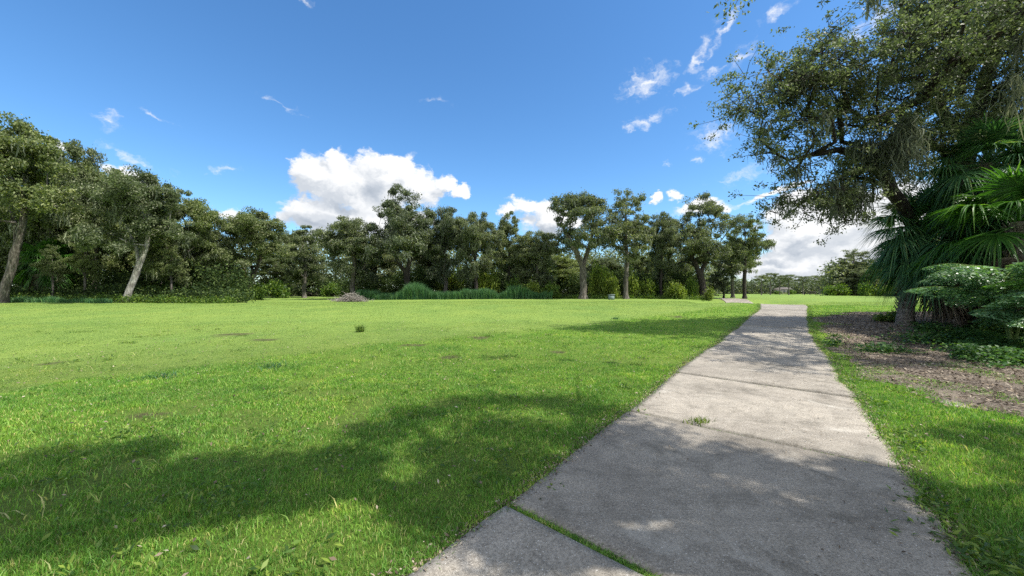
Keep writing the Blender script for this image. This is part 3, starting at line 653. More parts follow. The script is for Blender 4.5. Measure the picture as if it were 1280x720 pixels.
# ------------------------------------------------------------------ big oak over the right side of the path
def hero_oak():
    rng = np.random.default_rng(21)
    base = np.array([19.6, 16.3, float(hgt(19.6, 16.3)) - .1])
    t = thing('oak_tree', 'great live oak hung with moss, spreading over the path from the right', 'tree', tuple(base))
    L_ = [([base, at(1196, 330, 16), at(1192, 250, 15.8), at(1212, 175, 15.3), at(1226, 120, 14.8), at(1246, 60, 14.2), at(1266, 10, 13.8), at(1262, -60, 13.5)], None),
          ([at(1212, 175, 15.3), at(1180, 148, 14.8), at(1172, 118, 14.2), at(1146, 98, 13.6), at(1120, 98, 13), at(1070, 78, 12.4), at(1040, 40, 12)], 1),
          ([at(1192, 200, 15.6), at(1152, 168, 14.5), at(1120, 140, 14), at(1080, 150, 13.4), at(1040, 118, 13), at(1012, 80, 12.6)], 1),
          ([at(1120, 140, 14), at(1080, 158, 13), at(1035, 150, 12.6), at(985, 130, 12.4), at(930, 125, 12)], 1),
          ([base + [-.3, -.2, .2], at(1172, 330, 15.4), at(1138, 278, 14.8), at(1112, 238, 14.2), at(1070, 222, 13.6), at(1030, 232, 13), at(1000, 255, 12.6)], 1),
          ([at(1112, 238, 14.2), at(1090, 200, 13.4), at(1040, 190, 13), at(985, 200, 12.5)], 1),
          ([at(1226, 120, 14.8), at(1290, 80, 14.5), at(1350, 30, 14), at(1400, 60, 13)], 1),
          ([at(1246, 60, 14.2), at(1200, 20, 12.5), at(1150, -20, 11.5), at(1100, -60, 10.6)], 1)]
    L_ = [([np.asarray(p) - base for p in ln], a) for ln, a in L_]
    B = [(1036, 92, 62, 42, 12.6, 1.5), (958, 122, 50, 38, 12.2, 1.1), (992, 172, 62, 42, 12.4, 1.3), (1075, 170, 62, 46, 13, 1.6), (1012, 240, 44, 34, 12.6, .8), (978, 266, 20, 24, 12.4, .5), (1050, 262, 40, 20, 12.8, .6), (1075, 235, 40, 26, 13, .8),
         (1030, 55, 20, 30, 12.2, .7), (1130, 90, 70, 50, 13.4, 1.7), (1200, 60, 75, 55, 13.6, 1.8), (1270, 40, 60, 60, 13.6, 1.6), (1180, 150, 60, 40, 14.2, 1.4), (1260, 150, 50, 60, 14.6, 1.4),
         (1230, 10, 80, 30, 12.5, 1.5), (1120, 55, 40, 26, 12.6, .9), (1320, 100, 60, 90, 14, 2), (1200, -50, 120, 40, 12, 2), (1330, -40, 90, 60, 13, 2.2), (1090, 215, 50, 20, 13.4, .8), (925, 132, 22, 12, 11.9, .5),
         (1000, 100, 30, 20, 12.2, .8), (1060, 130, 40, 30, 12.8, .9), (1165, 12, 45, 16, 12.4, .7), (1220, 230, 50, 40, 16.5, 1.2), (1100, 262, 30, 10, 13.8, .3), (1150, 200, 40, 30, 14.4, 1.0)]
    lb = []
    for px, py, rx, ry, Z, rz in B:
        c = at(px, py, Z) - base; lb.append((c[0], c[1], c[2], rx / F * Z, rz * .75, ry / F * Z))
    TS = []
    for px, py, rad in ((955, 401, .9), (1000, 400, .7), (935, 410, .8), (985, 414, .7), (1010, 424, .6), (925, 424, .7), (960, 432, .8), (1005, 440, .6), (900, 436, .7), (870, 416, .9), (825, 418, .9), (790, 414, .6), (1050, 436, .6), (1110, 440, .8), (990, 455, .5), (950, 452, .4), (1100, 412, .6), (1060, 402, .6), (1150, 455, .4), (1090, 455, .4)):
        q = gp(px, py); hh = rng.uniform(7.4, 9.6); c = q + SUN * hh / SUN[2] - base
        TS.append(c + rnd_dirs(rng, 7) * rng.uniform(.2, 1, (7, 1)) * np.array([rad, rad, rad * .6]))
    T = np.vstack([sample_lobes(rng, lb, 640, .25)] + TS)
    g, A, r = grow(rng, L_, T, step=.55, trunk_r=.42, tipr=.009, power=.40, wig=.16, pathw=.12)
    obj('trunk', g.mesh('great_oak_wood', True), M['bark_dark'], t)
    sub = 7; k = np.repeat(np.arange(len(T)), sub); S = T[k] + rng.normal(size=(len(k), 3)) * np.array([.42, .42, .28])
    tw = Geo()
    for a, b in zip(T[k], S):
        if rng.random() < .9: tube(tw, [a, (a + b) / 2 + rng.normal(size=3) * .03, b], [.011, .008, .004], 3)
    obj('twigs', tw.mesh('great_oak_twigs', True), M['bark_dark'], t)
    n = rng.poisson(35 * rng.uniform(.2, 1.8, len(S))); k = np.repeat(np.arange(len(S)), n)
    C = S[k] + rng.normal(size=(len(k), 3)) * np.array([.10, .10, .065])
    V, Q = leaves(C, .092, .044, rng, up=.55)
    obj('crown', mesh_np('great_oak_leaves', V, Q), M['oak_leaf_grey'], t)
    # moss curtains hanging from the lower limbs
    lo = np.where((r < .2) & (A[:, 2] + base[2] < 8.5) & (A[:, 2] + base[2] > 3.6))[0]
    h = rng.choice(lo, 100); cm = [A[h] ]; kk = np.repeat(h, rng.integers(6, 18, len(h)))
    C = A[kk] + rng.normal(size=(len(kk), 3)) * np.array([.14, .14, .05])
    mv, mq = ribbons(C, .75, .035, rng)
    gm = Geo(); gm.add(mv, mq)
    for (px, py, Z, n_, ln, wd) in ((1132, 150, 11.8, 150, 1.6, .10), (1130, 175, 11.8, 90, 1.3, .16), (1082, 178, 12.6, 160, .9, .3), (1100, 182, 12.6, 160, .9, .3), (1062, 232, 12.6, 130, 1.0, .18), (1066, 240, 12.6, 90, .9, .25),
                                    (1266, 30, 12.5, 70, 1.6, .12), (1272, 95, 12, 60, 1.5, .15), (1120, 185, 12.8, 90, .9, .2), (1035, 225, 12.6, 50, .7, .2)):
        c = at(px, py, Z) - base
        C = c + rng.normal(size=(n_, 3)) * np.array([wd, wd, .12]); v, q = ribbons(C, ln, .03, rng); gm.add(v, q)
    obj('hanging_moss', gm.mesh('great_oak_moss'), M['moss'], t)
hero_oak()

# ------------------------------------------------------------------ oak standing beside the camera: its limbs shade the foreground
def near_oak():
    rng = np.random.default_rng(33)
    base = np.array([9.2, -5.2, float(hgt(9.2, -5.2)) - .1])
    t = thing('oak_tree', 'oak overhead whose drooping twig tips enter at the top of the picture', 'tree', tuple(base))
    S_ = [(-70, 612, .34), (20, 606, .33), (100, 602, .33), (180, 597, .32), (260, 590, .3), (330, 584, .28), (395, 580, .24), (60, 640, .26), (150, 628, .24), (250, 612, .2), (-60, 660, .24), (440, 577, .18), (30, 668, .18), (110, 658, .14), (205, 640, .12), (300, 625, .13), (380, 612, .12), (430, 600, .1), (170, 565, .1), (60, 575, .12), (560, 610, .14), (600, 640, .14), (640, 650, .12), (540, 640, .1),
          (470, 538, .3), (520, 517, .36), (580, 506, .4), (640, 502, .45), (700, 506, .45), (752, 517, .4), (600, 535, .4), (670, 542, .45), (738, 552, .42), (560, 562, .28), (640, 576, .32), (700, 588, .3), (590, 592, .18), (770, 577, .36), (800, 546, .36), (655, 612, .16),
          (850, 580, .38), (910, 580, .38), (975, 596, .32), (1030, 612, .27), (820, 610, .32), (880, 632, .32), (940, 642, .36), (1000, 662, .4), (960, 695, .36), (1050, 702, .36), (900, 690, .22), (762, 612, .26), (722, 640, .2), (700, 682, .14), (1075, 652, .22), (1115, 722, .3), (1190, 726, .3), (1085, 598, .14), (640, 690, .1),
          (1160, 618, .28), (1222, 640, .34), (1272, 662, .4), (1245, 702, .28), (1272, 546, .3), (1215, 552, .16), (1330, 600, .4)]
    lb = []
    for px, py, rad in S_:
        p = gp(px, py); hh = rng.uniform(7.2, 8.6) if p[1] > 3 else rng.uniform(6.2, 7.6)
        c = p + SUN * hh / SUN[2] - base; lb.append((c[0], c[1], c[2], rad * .95, rad * .95, rad * .7))
    T0 = []
    for c in lb: T0.append(np.array(c[:3]) + rnd_dirs(rng, 9) * rng.uniform(.2, 1, (9, 1)) * np.array(c[3:6]))
    # bulk of the crown behind and to the right of the camera
    lb2 = [(0, 0, 9.5, 4, 4, 2.2), (3, -4, 8.5, 4, 4, 2), (3.5, 2, 9, 3, 2.6, 2), (-3, -4, 8.5, 3, 3, 1.6)]
    T = np.vstack(T0 + [sample_lobes(rng, lb2, 130, .3)])
    far = [([(0, 0, 0), (.2, 0, 1.6), (0, .2, 3.6), (-.8, 1.2, 5.2), (-2.6, 3, 6.6), (-4.2, 4.9, 7.2)], None), ([(0, .2, 3.6), (.8, -.6, 6), (.6, -.4, 9)], 1), ([(-.8, 1.2, 5.2), (-1, 4, 6.4), (-1.2, 5.2, 7.0)], 1)]
    far = [([np.array(p, float) for p in ln], a) for ln, a in far]
    # twig sprays that hang into the top of the frame
    dr = [(918, 8, 7.4), (908, -20, 7.2), (930, -15, 7.2), (1031, -12, 7), (1092, -8, 6.8), (1150, -25, 6.6), (925, -40, 7)]
    Td = np.array([at(*d) - base for d in dr])
    g, A, r = grow(rng, far, np.vstack([T, Td]), step=.6, trunk_r=.4, tipr=.007, pathw=.15, power=.36, thin_y=9.6)
    obj('trunk', g.mesh('near_oak_wood', True), M['bark'], t)
    nd = len(T); nb = nd - 130; k = np.concatenate([np.repeat(np.arange(nb), rng.poisson(130, nb)), np.repeat(np.arange(nb, nd), rng.poisson(380, 130))]); C = T[k] + rng.normal(size=(len(k), 3)) * np.where(k < nb, .15, .27)[:, None] * np.array([1, 1, .8])
    C2 = Td[0] + rng.normal(size=(90, 3)) * np.array([.16, .12, .12]); C3 = Td[1] + rng.normal(size=(90, 3)) * .15; C5 = Td[2] + rng.normal(size=(60, 3)) * .12
    C4 = Td[3] + rng.normal(size=(70, 3)) * np.array([.06, .06, .12])
    V, Q = leaves(np.vstack([C, C2, C3, C5, C4]), .09, .042, rng, up=.4)
    obj('crown', mesh_np('near_oak_leaves', V, Q), M['oak_leaf'], t)
    gm = Geo()
    for c, n_, ln in ((Td[4], 60, .35), (Td[3], 20, .2), (Td[5], 30, .3)):
        v, q = ribbons(c + rng.normal(size=(n_, 3)) * np.array([.05, .05, .05]), ln, .02, rng); gm.add(v, q)
    obj('hanging_moss', gm.mesh('near_oak_moss'), M['moss'], t)
near_oak()

# ------------------------------------------------------------------ palms
def fan_frond(seed, elev, pet=1.1, rad=1.0, nseg=54, droop=.55, spread=115):
    rng = np.random.default_rng(seed); g = Geo(); d = np.array([math.cos(elev), 0, math.sin(elev)])
    s = np.linspace(0, 1, 7); P = d * pet * s[:, None] - np.array([0, 0, 1]) * (.16 * pet * s ** 2)[:, None]
    tube(g, P, np.linspace(.028, .014, 7), 4)
    e = P[-1]; dd = P[-1] - P[-2]; dd /= np.linalg.norm(dd); Y = np.array([0, 1., 0]); Nn = np.cross(dd, Y); Nn *= np.sign(Nn[2] + 1e-6)
    for k in range(nseg):
        ph = R(np.interp(k, [0, nseg - 1], [-spread, spread]) + rng.normal() * 1.5)
        ln = rad * (1 - .28 * (abs(ph) / R(spread)) ** 2) * rng.uniform(.88, 1.08)
        u = math.cos(ph) * dd + math.sin(ph) * Y; w = np.cross(Nn, u); w /= np.linalg.norm(w)
        m = 7; q = np.linspace(0, 1, m)
        start = e + dd * .18 * rad * max(0, math.cos(ph)) * 0
        wid = .024 * rad * np.interp(q, [0, .35, .7, 1], [.35, 1.0, .55, .06])
        kq = rng.uniform(.45, .8); dz = -droop * ln * (q ** 2.2 * rng.uniform(.7, 1.3) + (rng.random() < .35) * 1.1 * np.maximum(0, q - kq)) * (1.0 if elev < .9 else .7)
        c = start + u * (ln * q)[:, None] + Nn * (.10 * rad * abs(math.sin(ph)) * q)[:, None] + np.array([0, 0, 1]) * dz[:, None] + w * (rng.normal() * .05 * q ** 2)[:, None]
        a, b = c - w * wid[:, None], c + w * wid[:, None]; mid = c - Nn * (wid * .55)[:, None]
        V = np.stack([a, mid, b], 1).reshape(-1, 3); i = np.arange(m - 1)[:, None] * 3
        g.add(V, np.vstack([i + np.array([0, 1, 4, 3]), i + np.array([1, 2, 5, 4])]))
    return g.mesh('fan_frond')
FR = {}
for e in (75, 55, 35, 15, -5, -28, -52):
    for v in range(2): FR.setdefault(e, []).append(fan_frond(e * 7 + v + 900, R(e), pet=.95 + .1 * v, rad=1.05, droop=.5 + .1 * v, spread=118))
def palm(label, x, y, H, s, tr, seed, n=30, skirt=0, mat='palm_leaf', crown=True, lean=(0, 0), elevs=(75, 55, 35, 15, -5, -28, -52), group='cabbage palms beside the bare ground'):
    rng = np.random.default_rng(seed); z = float(hgt(x, y)) - .05
    t = thing('palm_tree', label, 'palm', (x, y, z), 0, (1, 1, 1), group)
    k = 26; zz = np.linspace(0, H, k); g = Geo()
    P = np.stack([lean[0] * (zz / H) ** 1.5, lean[1] * (zz / H) ** 1.5, zz], 1)
    r = tr * (1 + .5 * np.exp(-zz / .25) + .12 * np.sin(zz * 21)); tube(g, P, r, 14, rough=.07, rng=rng)
    # old leaf bases clasping the trunk
    for i in range(int(H * 26)):
        h = rng.uniform(.25, H); a = rng.uniform(0, 2 * np.pi); o = np.array([math.cos(a), math.sin(a), 0])
        b = np.array([np.interp(h, zz, P[:, 0]), np.interp(h, zz, P[:, 1]), h]) + o * tr * .9
        tube(g, [b, b + o * .07 + [0, 0, .10], b + o * .13 + [0, 0, .24]], [.035, .03, .012], 4)
    obj('trunk', g.mesh('palm_trunk', True), M['palm_trunk'], t)
    top = P[-1]
    for i in range(n):
        e = elevs[i % len(elevs)]; me = FR[e][rng.integers(2)]
        o = obj('frond', variant(me, mat), None, t, tuple(top + [0, 0, -.25 + .3 * (e + 52) / 127]))
        o.rotation_euler = (0, 0, i * 2.39996 + rng.uniform(-.2, .2)); q = s * rng.uniform(.85, 1.12); o.scale = (q, q, q)
    for i in range(7):
        o = obj('dead_frond', variant(FR[-52][i % 2], 'dead_frond'), None, t, tuple(top - [0, 0, .3])); o.rotation_euler = (0, R(14), i * 2.39996 + .7); q = s * rng.uniform(.7, .95); o.scale = (q, q, q)
    if skirt:
        g = Geo()
        for i in range(skirt):
            a = rng.uniform(0, 2 * np.pi); o = np.array([math.cos(a), math.sin(a), 0]); h = rng.uniform(.35, 1) * H; ln = min(h - .02, rng.uniform(.5, 1.3))
            q = np.linspace(0, 1, 6)[:, None]; rr = tr * rng.uniform(.95, 1.15) + .16 * q * rng.uniform(.3, 1.3)
            c = o * rr + np.array([0, 0, 1]) * (h - ln * q) + top * [1, 1, 0] * 0
            side = np.array([-o[1], o[0], 0]) * (rng.uniform(.018, .045) * np.interp(q[:, 0], [0, .4, 1], [.6, 1, .3]))[:, None]
            c = c + np.array([-o[1], o[0], 0]) * (rng.normal() * .12 * q ** 1.5)
            V = np.stack([c - side, c + side], 1).reshape(-1, 3); j = np.arange(5)[:, None] * 2
            g.add(V, j + np.array([0, 1, 3, 2]))
        obj('dead_fronds', g.mesh('dead_fronds'), M['dead_frond'], t)
    return t
p1 = gp(1131, 407); p2 = gp(1191, 411)
palm('cabbage palm with drooping blue green fans and a clear trunk beside the lawn', p1[0], p1[1], 3.8, 1.08, .23, 1, n=46, lean=(.75, 0))
palm('cabbage palm on a thick trunk wrapped in hanging dead fronds', p2[0], p2[1], 3.1, 1.15, .36, 2, n=34, skirt=420, elevs=(75, 55, 35, 15, -5, -28))
palm('tall fan palm rising behind the one with the shaggy trunk', 16.6, 13.4, 5.9, 1.05, .2, 3, n=32, mat='palm_leaf', elevs=(75, 55, 35, 15, -5, -28))
palm('fan palm with bright green fronds in the thicket at the right edge', 15.3, 11.6, 3.6, 1.15, .2, 4, n=26, mat='palm_leaf_bright', elevs=(75, 55, 35, 15, -5))
palm('fan palm at the right edge, tallest in the thicket', 17.6, 12.2, 5.2, 1.2, .2, 6, n=30, mat='palm_leaf', elevs=(75, 55, 35, 15, -5, -28))
palm('cabbage palm with pale fans deep in the left wood', (58 - 640) / F * 33, 33, 3.6, 1.3, .22, 5, n=26, mat='palm_leaf_bright', group='palms in the wood')

# ------------------------------------------------------------------ arching shrubs with feathery leaves at the right edge
def pinnate(seed, ln=2.0, elev=R(40), sag=.9, npair=30, ll=.17, lw=.055):
    rng = np.random.default_rng(seed); g = Geo(); q = np.linspace(0, 1, 14)
    P = np.stack([np.cos(elev) * ln * q, rng.normal() * .15 * q ** 2, np.sin(elev) * ln * q - sag * q ** 2.1 * ln * .55], 1)
    tube(g, P, np.linspace(.014, .004, 14), 4)
    g2 = Geo(); Cs = []
    for k in range(npair):
        f = .18 + .82 * k / npair; p = np.array([np.interp(f, q, P[:, i]) for i in range(3)]); p2 = np.array([np.interp(min(1, f + .03), q, P[:, i]) for i in range(3)]) + 1e-4
        T = p2 - p; T /= np.linalg.norm(T)
        for sgn in (-1, 1):
            Sd = np.array([-T[1], T[0], 0]) * sgn; Sd /= np.linalg.norm(Sd); sl = .42 * ln / 2 * math.sin(math.pi * min(1, .25 + f * .75)) ** .7
            dirn = Sd * .8 + T * .6 - np.array([0, 0, rng.uniform(.1, .8)]); dirn /= np.linalg.norm(dirn)
            m = max(3, int(sl / .055))
            for j in range(m):
                c = p + dirn * sl * (j + .6) / m - np.array([0, 0, .12 * sl * ((j + 1) / m) ** 2])
                for s2 in (-1, 1):
                    W_ = np.cross(dirn, [0, 0, 1]) * s2; W_ /= np.linalg.norm(W_) + 1e-6
                    D = W_ * .85 + dirn * .5 + [0, 0, rng.uniform(-.35, .1)]; D /= np.linalg.norm(D)
                    Nn = np.array([rng.normal() * .6, rng.normal() * .6, 1]); S = np.cross(Nn, D); S /= np.linalg.norm(S)
                    l, w = ll * .42 * rng.uniform(.8, 1.2), lw * .42
                    g2.add([c, c + D * l * .5 + S * w, c + D * l, c + D * l * .5 - S * w], [[0, 1, 2, 3]])
    return g.mesh('rachis', True), g2.mesh('leaflets')
PIN = [pinnate(50 + i, ln=1.9 + .25 * (i % 3), elev=R([58, 38, 22, 48][i % 4]), sag=[.9, .8, .7, 1.1][i % 4]) for i in range(4)]
def feather(label, x, y, H, n, seed, s=1.0, mat='frond_shrub', a0=0, a1=2 * math.pi):
    rng = np.random.default_rng(seed); z = float(hgt(x, y)) - .03
    t = thing('shrub', label, 'shrub', (x, y, z), 0, group='feathery shrubs at the right edge')
    g = Geo(); tops = []
    for i in range(5):
        a = rng.uniform(0, 6.28); e = np.array([math.cos(a) * .3, math.sin(a) * .3, H * rng.uniform(.6, 1)]); tops.append(e)
        tube(g, [[0, 0, 0], e * .5 + [0, 0, .1], e], [.035, .028, .018], 6)
    obj('stems', g.mesh('stems', True), M['green_stem'], t)
    for i in range(n):
        e = tops[i % 5]; rr, lf = PIN[rng.integers(4)]
        o = obj('leaf', variant(lf, mat), None, t, tuple(e * rng.uniform(.75, 1)))
        a = a0 + (a1 - a0) * (i + rng.uniform(.2, .8)) / n; o.rotation_euler = (0, 0, a); q = s * rng.uniform(.8, 1.15); o.scale = (q, q, q)
        obj('leaf_stalk', variant(rr, 'green_stem'), None, o)
feather('feathery shrub arching in front of the shaggy palm trunk, leftmost of them', 12.9, 9.9, 2.1, 22, 1, 1.0)
feather('low glossy feathery shrub at the right edge above the ground creepers', 12.6, 8.9, 1.3, 18, 2, .85)
feather('feathery shrub holding light green leaves high at the right edge', 13.3, 8.1, 2.6, 9, 3, .95, 'palm_leaf_bright')
feather('feathery shrub behind the low glossy one, half in shade', 15.2, 10.6, 1.9, 14, 4, 1.05)

# ------------------------------------------------------------------ shrubs, reeds and thickets
def shrub_mesh(seed, n=2600, L=.13, r=(1, 1, .8), nl=7):
    rng = np.random.default_rng(seed)
    lb = [(rng.uniform(-.55, .55) * r[0], rng.uniform(-.55, .55) * r[1], rng.uniform(.25, .75) * r[2], .42 * r[0], .42 * r[1], .34 * r[2]) for _ in range(nl)]
    T = sample_lobes(rng, lb, 90, .4); T[:, 2] = np.abs(T[:, 2]) + .05
    k = rng.integers(0, 90, n); C = T[k] + rng.normal(size=(n, 3)) * .12; C[:, 2] = np.abs(C[:, 2])
    V, Q = leaves(C, L, L * .5, rng, up=.5); g = Geo()
    for q in T[::4]: tube(g, [[q[0] * .15, q[1] * .15, 0], [q[0] * .6, q[1] * .6, q[2] * .55], q], [.03, .018, .006], 4)
    return mesh_np('shrub_leaves', V, Q), g.mesh('shrub_stems', True)
SH = [shrub_mesh(70 + i) for i in range(4)]
def shrub(label, px, ytop, w, Z, mat='shrub_leaf', group=None, x=None, Hm=None, wm=None):
    x = (px - 640) / F * Z if x is None else x; z = float(hgt(x, Z)) - .03
    H = Hm or ((HZ - ytop) / F * Z + EYE - z); wd = wm or w / F * Z
    me, st = SH[random.randrange(4)]
    t = thing('shrub', label, 'shrub', (x, Z, z), random.uniform(0, 6.28), (wd / 2.1, wd / 2.1, H / 1.05), group)
    obj('foliage', variant(me, mat), None, t); obj('stems', variant(st, 'bark_dark'), None, t)
G1 = 'shrubs at the foot of the tree line'
shrub('low dark bush in front of the pale far house', 973, 363, 10, 140, 'shrub_leaf', 'far bushes by the pale house')
shrub('low dark bush right of the pale far house', 990, 361, 12, 138, 'shrub_leaf', 'far bushes by the pale house')
for row in (('round green shrub below the dark leaning trunk', 325, 352, 34, 41, 'shrub_leaf'), ('wide green shrub beside the grass gap in the left wood', 350, 348, 40, 50, 'shrub_leaf'), ('low green shrub on the right of the grass gap', 412, 352, 30, 60, 'shrub_leaf'),
            ('yellow green shrub left of the thick flared trunk', 660, 350, 36, 43, 'bright_leaf'), ('pale green shrub in the shade left of the thick flared trunk', 690, 352, 34, 44, 'shrub_leaf'),
            ('tall yellow green shrub just right of the thick flared trunk', 752, 325, 30, 46, 'bright_leaf'), ('bright shrub between the thick trunk and the slim trunk', 768, 342, 26, 45, 'bright_leaf'),
            ('sunny green shrub right of the slim trunk', 802, 340, 34, 45, 'bright_leaf'), ('dark green shrub behind the sunny one right of the slim trunk', 815, 345, 30, 48, 'shrub_leaf'),
            ('bright shrub left of the forked oak', 845, 350, 30, 44, 'bright_leaf'), ('round dark green shrub by the foot of the forked oak', 862, 346, 24, 46, 'shrub_leaf'), ('small green shrub right of the forked oak', 887, 358, 16, 44, 'bright_leaf'),
            ('vine covered yellow green shrub above the reeds', 565, 322, 34, 48, 'bright_leaf'), ('yellow green shrub right of the tall reeds', 612, 336, 36, 47, 'bright_leaf'), ('ivy green shrub under the small slanting oak', 640, 345, 30, 45, 'shrub_leaf'),
            ('green shrub in the left wood under the pale slanting oak', 200, 352, 50, 34, 'shrub_leaf'), ('light green shrub glowing between dark trunks in the left wood', 84, 332, 30, 38, 'bright_leaf'),
            ('grey green shrub at the foot of the left wood', 245, 350, 44, 36, 'shrub_leaf'), ('yellow green bush in the left wood beside the orange fronds', 278, 312, 34, 42, 'bright_leaf'), ('sprawling green shrub left of the dark leaning trunk', 278, 355, 40, 37, 'shrub_leaf'),
            ('light green rounded bush at the left foot of the distant wood', 1044, 354, 30, 70, 'shrub_leaf'), ('light green bush at the foot of the distant wood near the palm', 1092, 352, 30, 64, 'shrub_leaf'), ('green bush right of the distant wood behind the palm trunk', 1118, 345, 30, 62, 'bright_leaf')):
    shrub(*row, group=G1)
shrub('small orange shrub of dying fronds beside the dark leaning trunk', 299, 326, 16, 41, 'yellow_leaf')
q = gp(1117, 404); shrub('leafy green bush hugging the foot of the left palm', 0, 0, 0, q[1] + .2, 'shrub_leaf', x=q[0], Hm=.55, wm=1.3)
for (lab, x, y, H, w, mt) in (('dark shrub behind the two palms on the right', 19.8, 16.3, 2.4, 2.6, 'shrub_leaf'), ('bushy shrub in the thicket right of the shaggy palm', 16.6, 12.6, 2.2, 2.4, 'shrub_leaf'), ('shrub behind the feathery leaves at the right edge', 17.8, 11.6, 2.8, 2.6, 'shrub_leaf'),
                          ('low shrub right of the shaggy trunk on the forest floor', 15.0, 11.6, .9, 1.6, 'shrub_leaf'), ('tall bright shrub under the oak limbs at the right', 18.4, 14.4, 4.6, 3.2, 'palm_leaf_bright'),
                          ('tall shrub at the right edge under the great oak', 20.8, 14.2, 5.2, 3.6, 'shrub_leaf'), ('dark shrub at the right edge behind the glossy fronds', 17.6, 9.8, 3.0, 3.4, 'shrub_leaf')):
    shrub(lab, 0, 0, 0, y, mt, 'shrubs in the thicket on the right', x=x, Hm=H, wm=w)

def mass(name, label, pts, L, mat, rng, n_per, cl=.42):
    k = np.repeat(np.arange(len(pts)), n_per); C = pts[k] + rng.normal(size=(len(k), 3)) * cl * np.array([1, 1, .7])
    gz = hgt(C[:, 0], C[:, 1]); C[:, 2] = np.maximum(C[:, 2], gz + .02)
    V, Q = leaves(C, L, L * .5, rng, up=.45)
    o = obj(name, mesh_np(name, V, Q), M[mat], kind='stuff'); o['label'] = label; return o
def band(rng, px0, px1, Z0, Z1, z0, z1, n):
    Z = rng.uniform(Z0, Z1, n); px = rng.uniform(px0, px1, n); x = (px - 640) / F * Z
    hh = z1 * (.5 + .5 * vnoise(x, Z, 2.2, 81) + .3 * vnoise(x, Z, .7, 82))
    return np.stack([x, Z, hgt(x, Z) + z0 + rng.random(n) * hh], 1)
rm = np.random.default_rng(90)
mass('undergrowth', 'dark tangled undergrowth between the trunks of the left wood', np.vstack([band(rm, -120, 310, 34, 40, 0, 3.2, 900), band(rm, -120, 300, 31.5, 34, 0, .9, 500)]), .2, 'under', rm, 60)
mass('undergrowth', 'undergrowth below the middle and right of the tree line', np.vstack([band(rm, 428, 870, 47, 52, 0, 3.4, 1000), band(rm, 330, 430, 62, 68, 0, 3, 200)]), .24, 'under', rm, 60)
mass('creeping_plants', 'knee high green plants along the foot of the tree line', np.vstack([band(rm, -100, 290, 30.3, 32.2, -.1, .5, 700), band(rm, 440, 880, 43.2, 45.5, -.1, .5, 500)]), .14, 'shrub_leaf', rm, 45, .25)
far = np.vstack([band(rm, -500, 430, 62, 80, 0, 11, 1500), band(rm, 420, 900, 66, 84, 0, 9, 1100), band(rm, 1035, 1140, 76, 84, 0, 7, 350), band(rm, 1140, 1700, 45, 60, 0, 9, 800)])
mass('distant_wood', 'wood filling the background behind the tree line', far, .5, 'oak_leaf_dark', rm, 60, .9)
mass('distant_wood', 'thin belt of trees closing the horizon behind the far pines', band(rm, 870, 1060, 150, 165, 0, 5.4, 800), .7, 'oak_leaf_dark', rm, 40, 1.1)
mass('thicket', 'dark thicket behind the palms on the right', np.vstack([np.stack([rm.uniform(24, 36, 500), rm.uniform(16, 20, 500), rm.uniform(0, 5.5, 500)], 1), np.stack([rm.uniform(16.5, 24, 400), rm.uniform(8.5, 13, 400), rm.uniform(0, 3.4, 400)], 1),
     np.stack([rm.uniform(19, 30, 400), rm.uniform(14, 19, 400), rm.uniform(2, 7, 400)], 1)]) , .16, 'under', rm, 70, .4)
# reeds
def reeds():
    rng = np.random.default_rng(95); n = 26000
    Z = rng.uniform(41.5, 44, n); px = rng.uniform(446, 690, n); x = (px - 640) / F * Z
    hh = .3 + .7 * vnoise(x, 0 * x, 1.6, 96) + .5 * vnoise(x, 0 * x, .4, 97) + .9 * np.exp(-((px - 520) / 16) ** 2) + .5 * np.exp(-((px - 640) / 26) ** 2)
    V, Q, T = blades(x, Z, hh * rng.uniform(.5, 1.1, n), rng.uniform(.03, .06, n), rng, lean=.45)
    g = Geo(); g.add(V, Q, T)
    n = 9000; Z = rng.uniform(29.6, 30.8, n); px = rng.uniform(5, 140, n); x = (px - 640) / F * Z
    V, Q, T = blades(x, Z, (.12 + .55 * vnoise(x, Z, .6, 98)) * rng.uniform(.5, 1.1, n), rng.uniform(.02, .04, n), rng, lean=.6); g.add(V, Q, T)
    o = obj('tall_grass', g.mesh('reeds'), M['reed'], kind='stuff'); o['label'] = 'tall blue green grass growing at the edge of the mown lawn'
reeds()
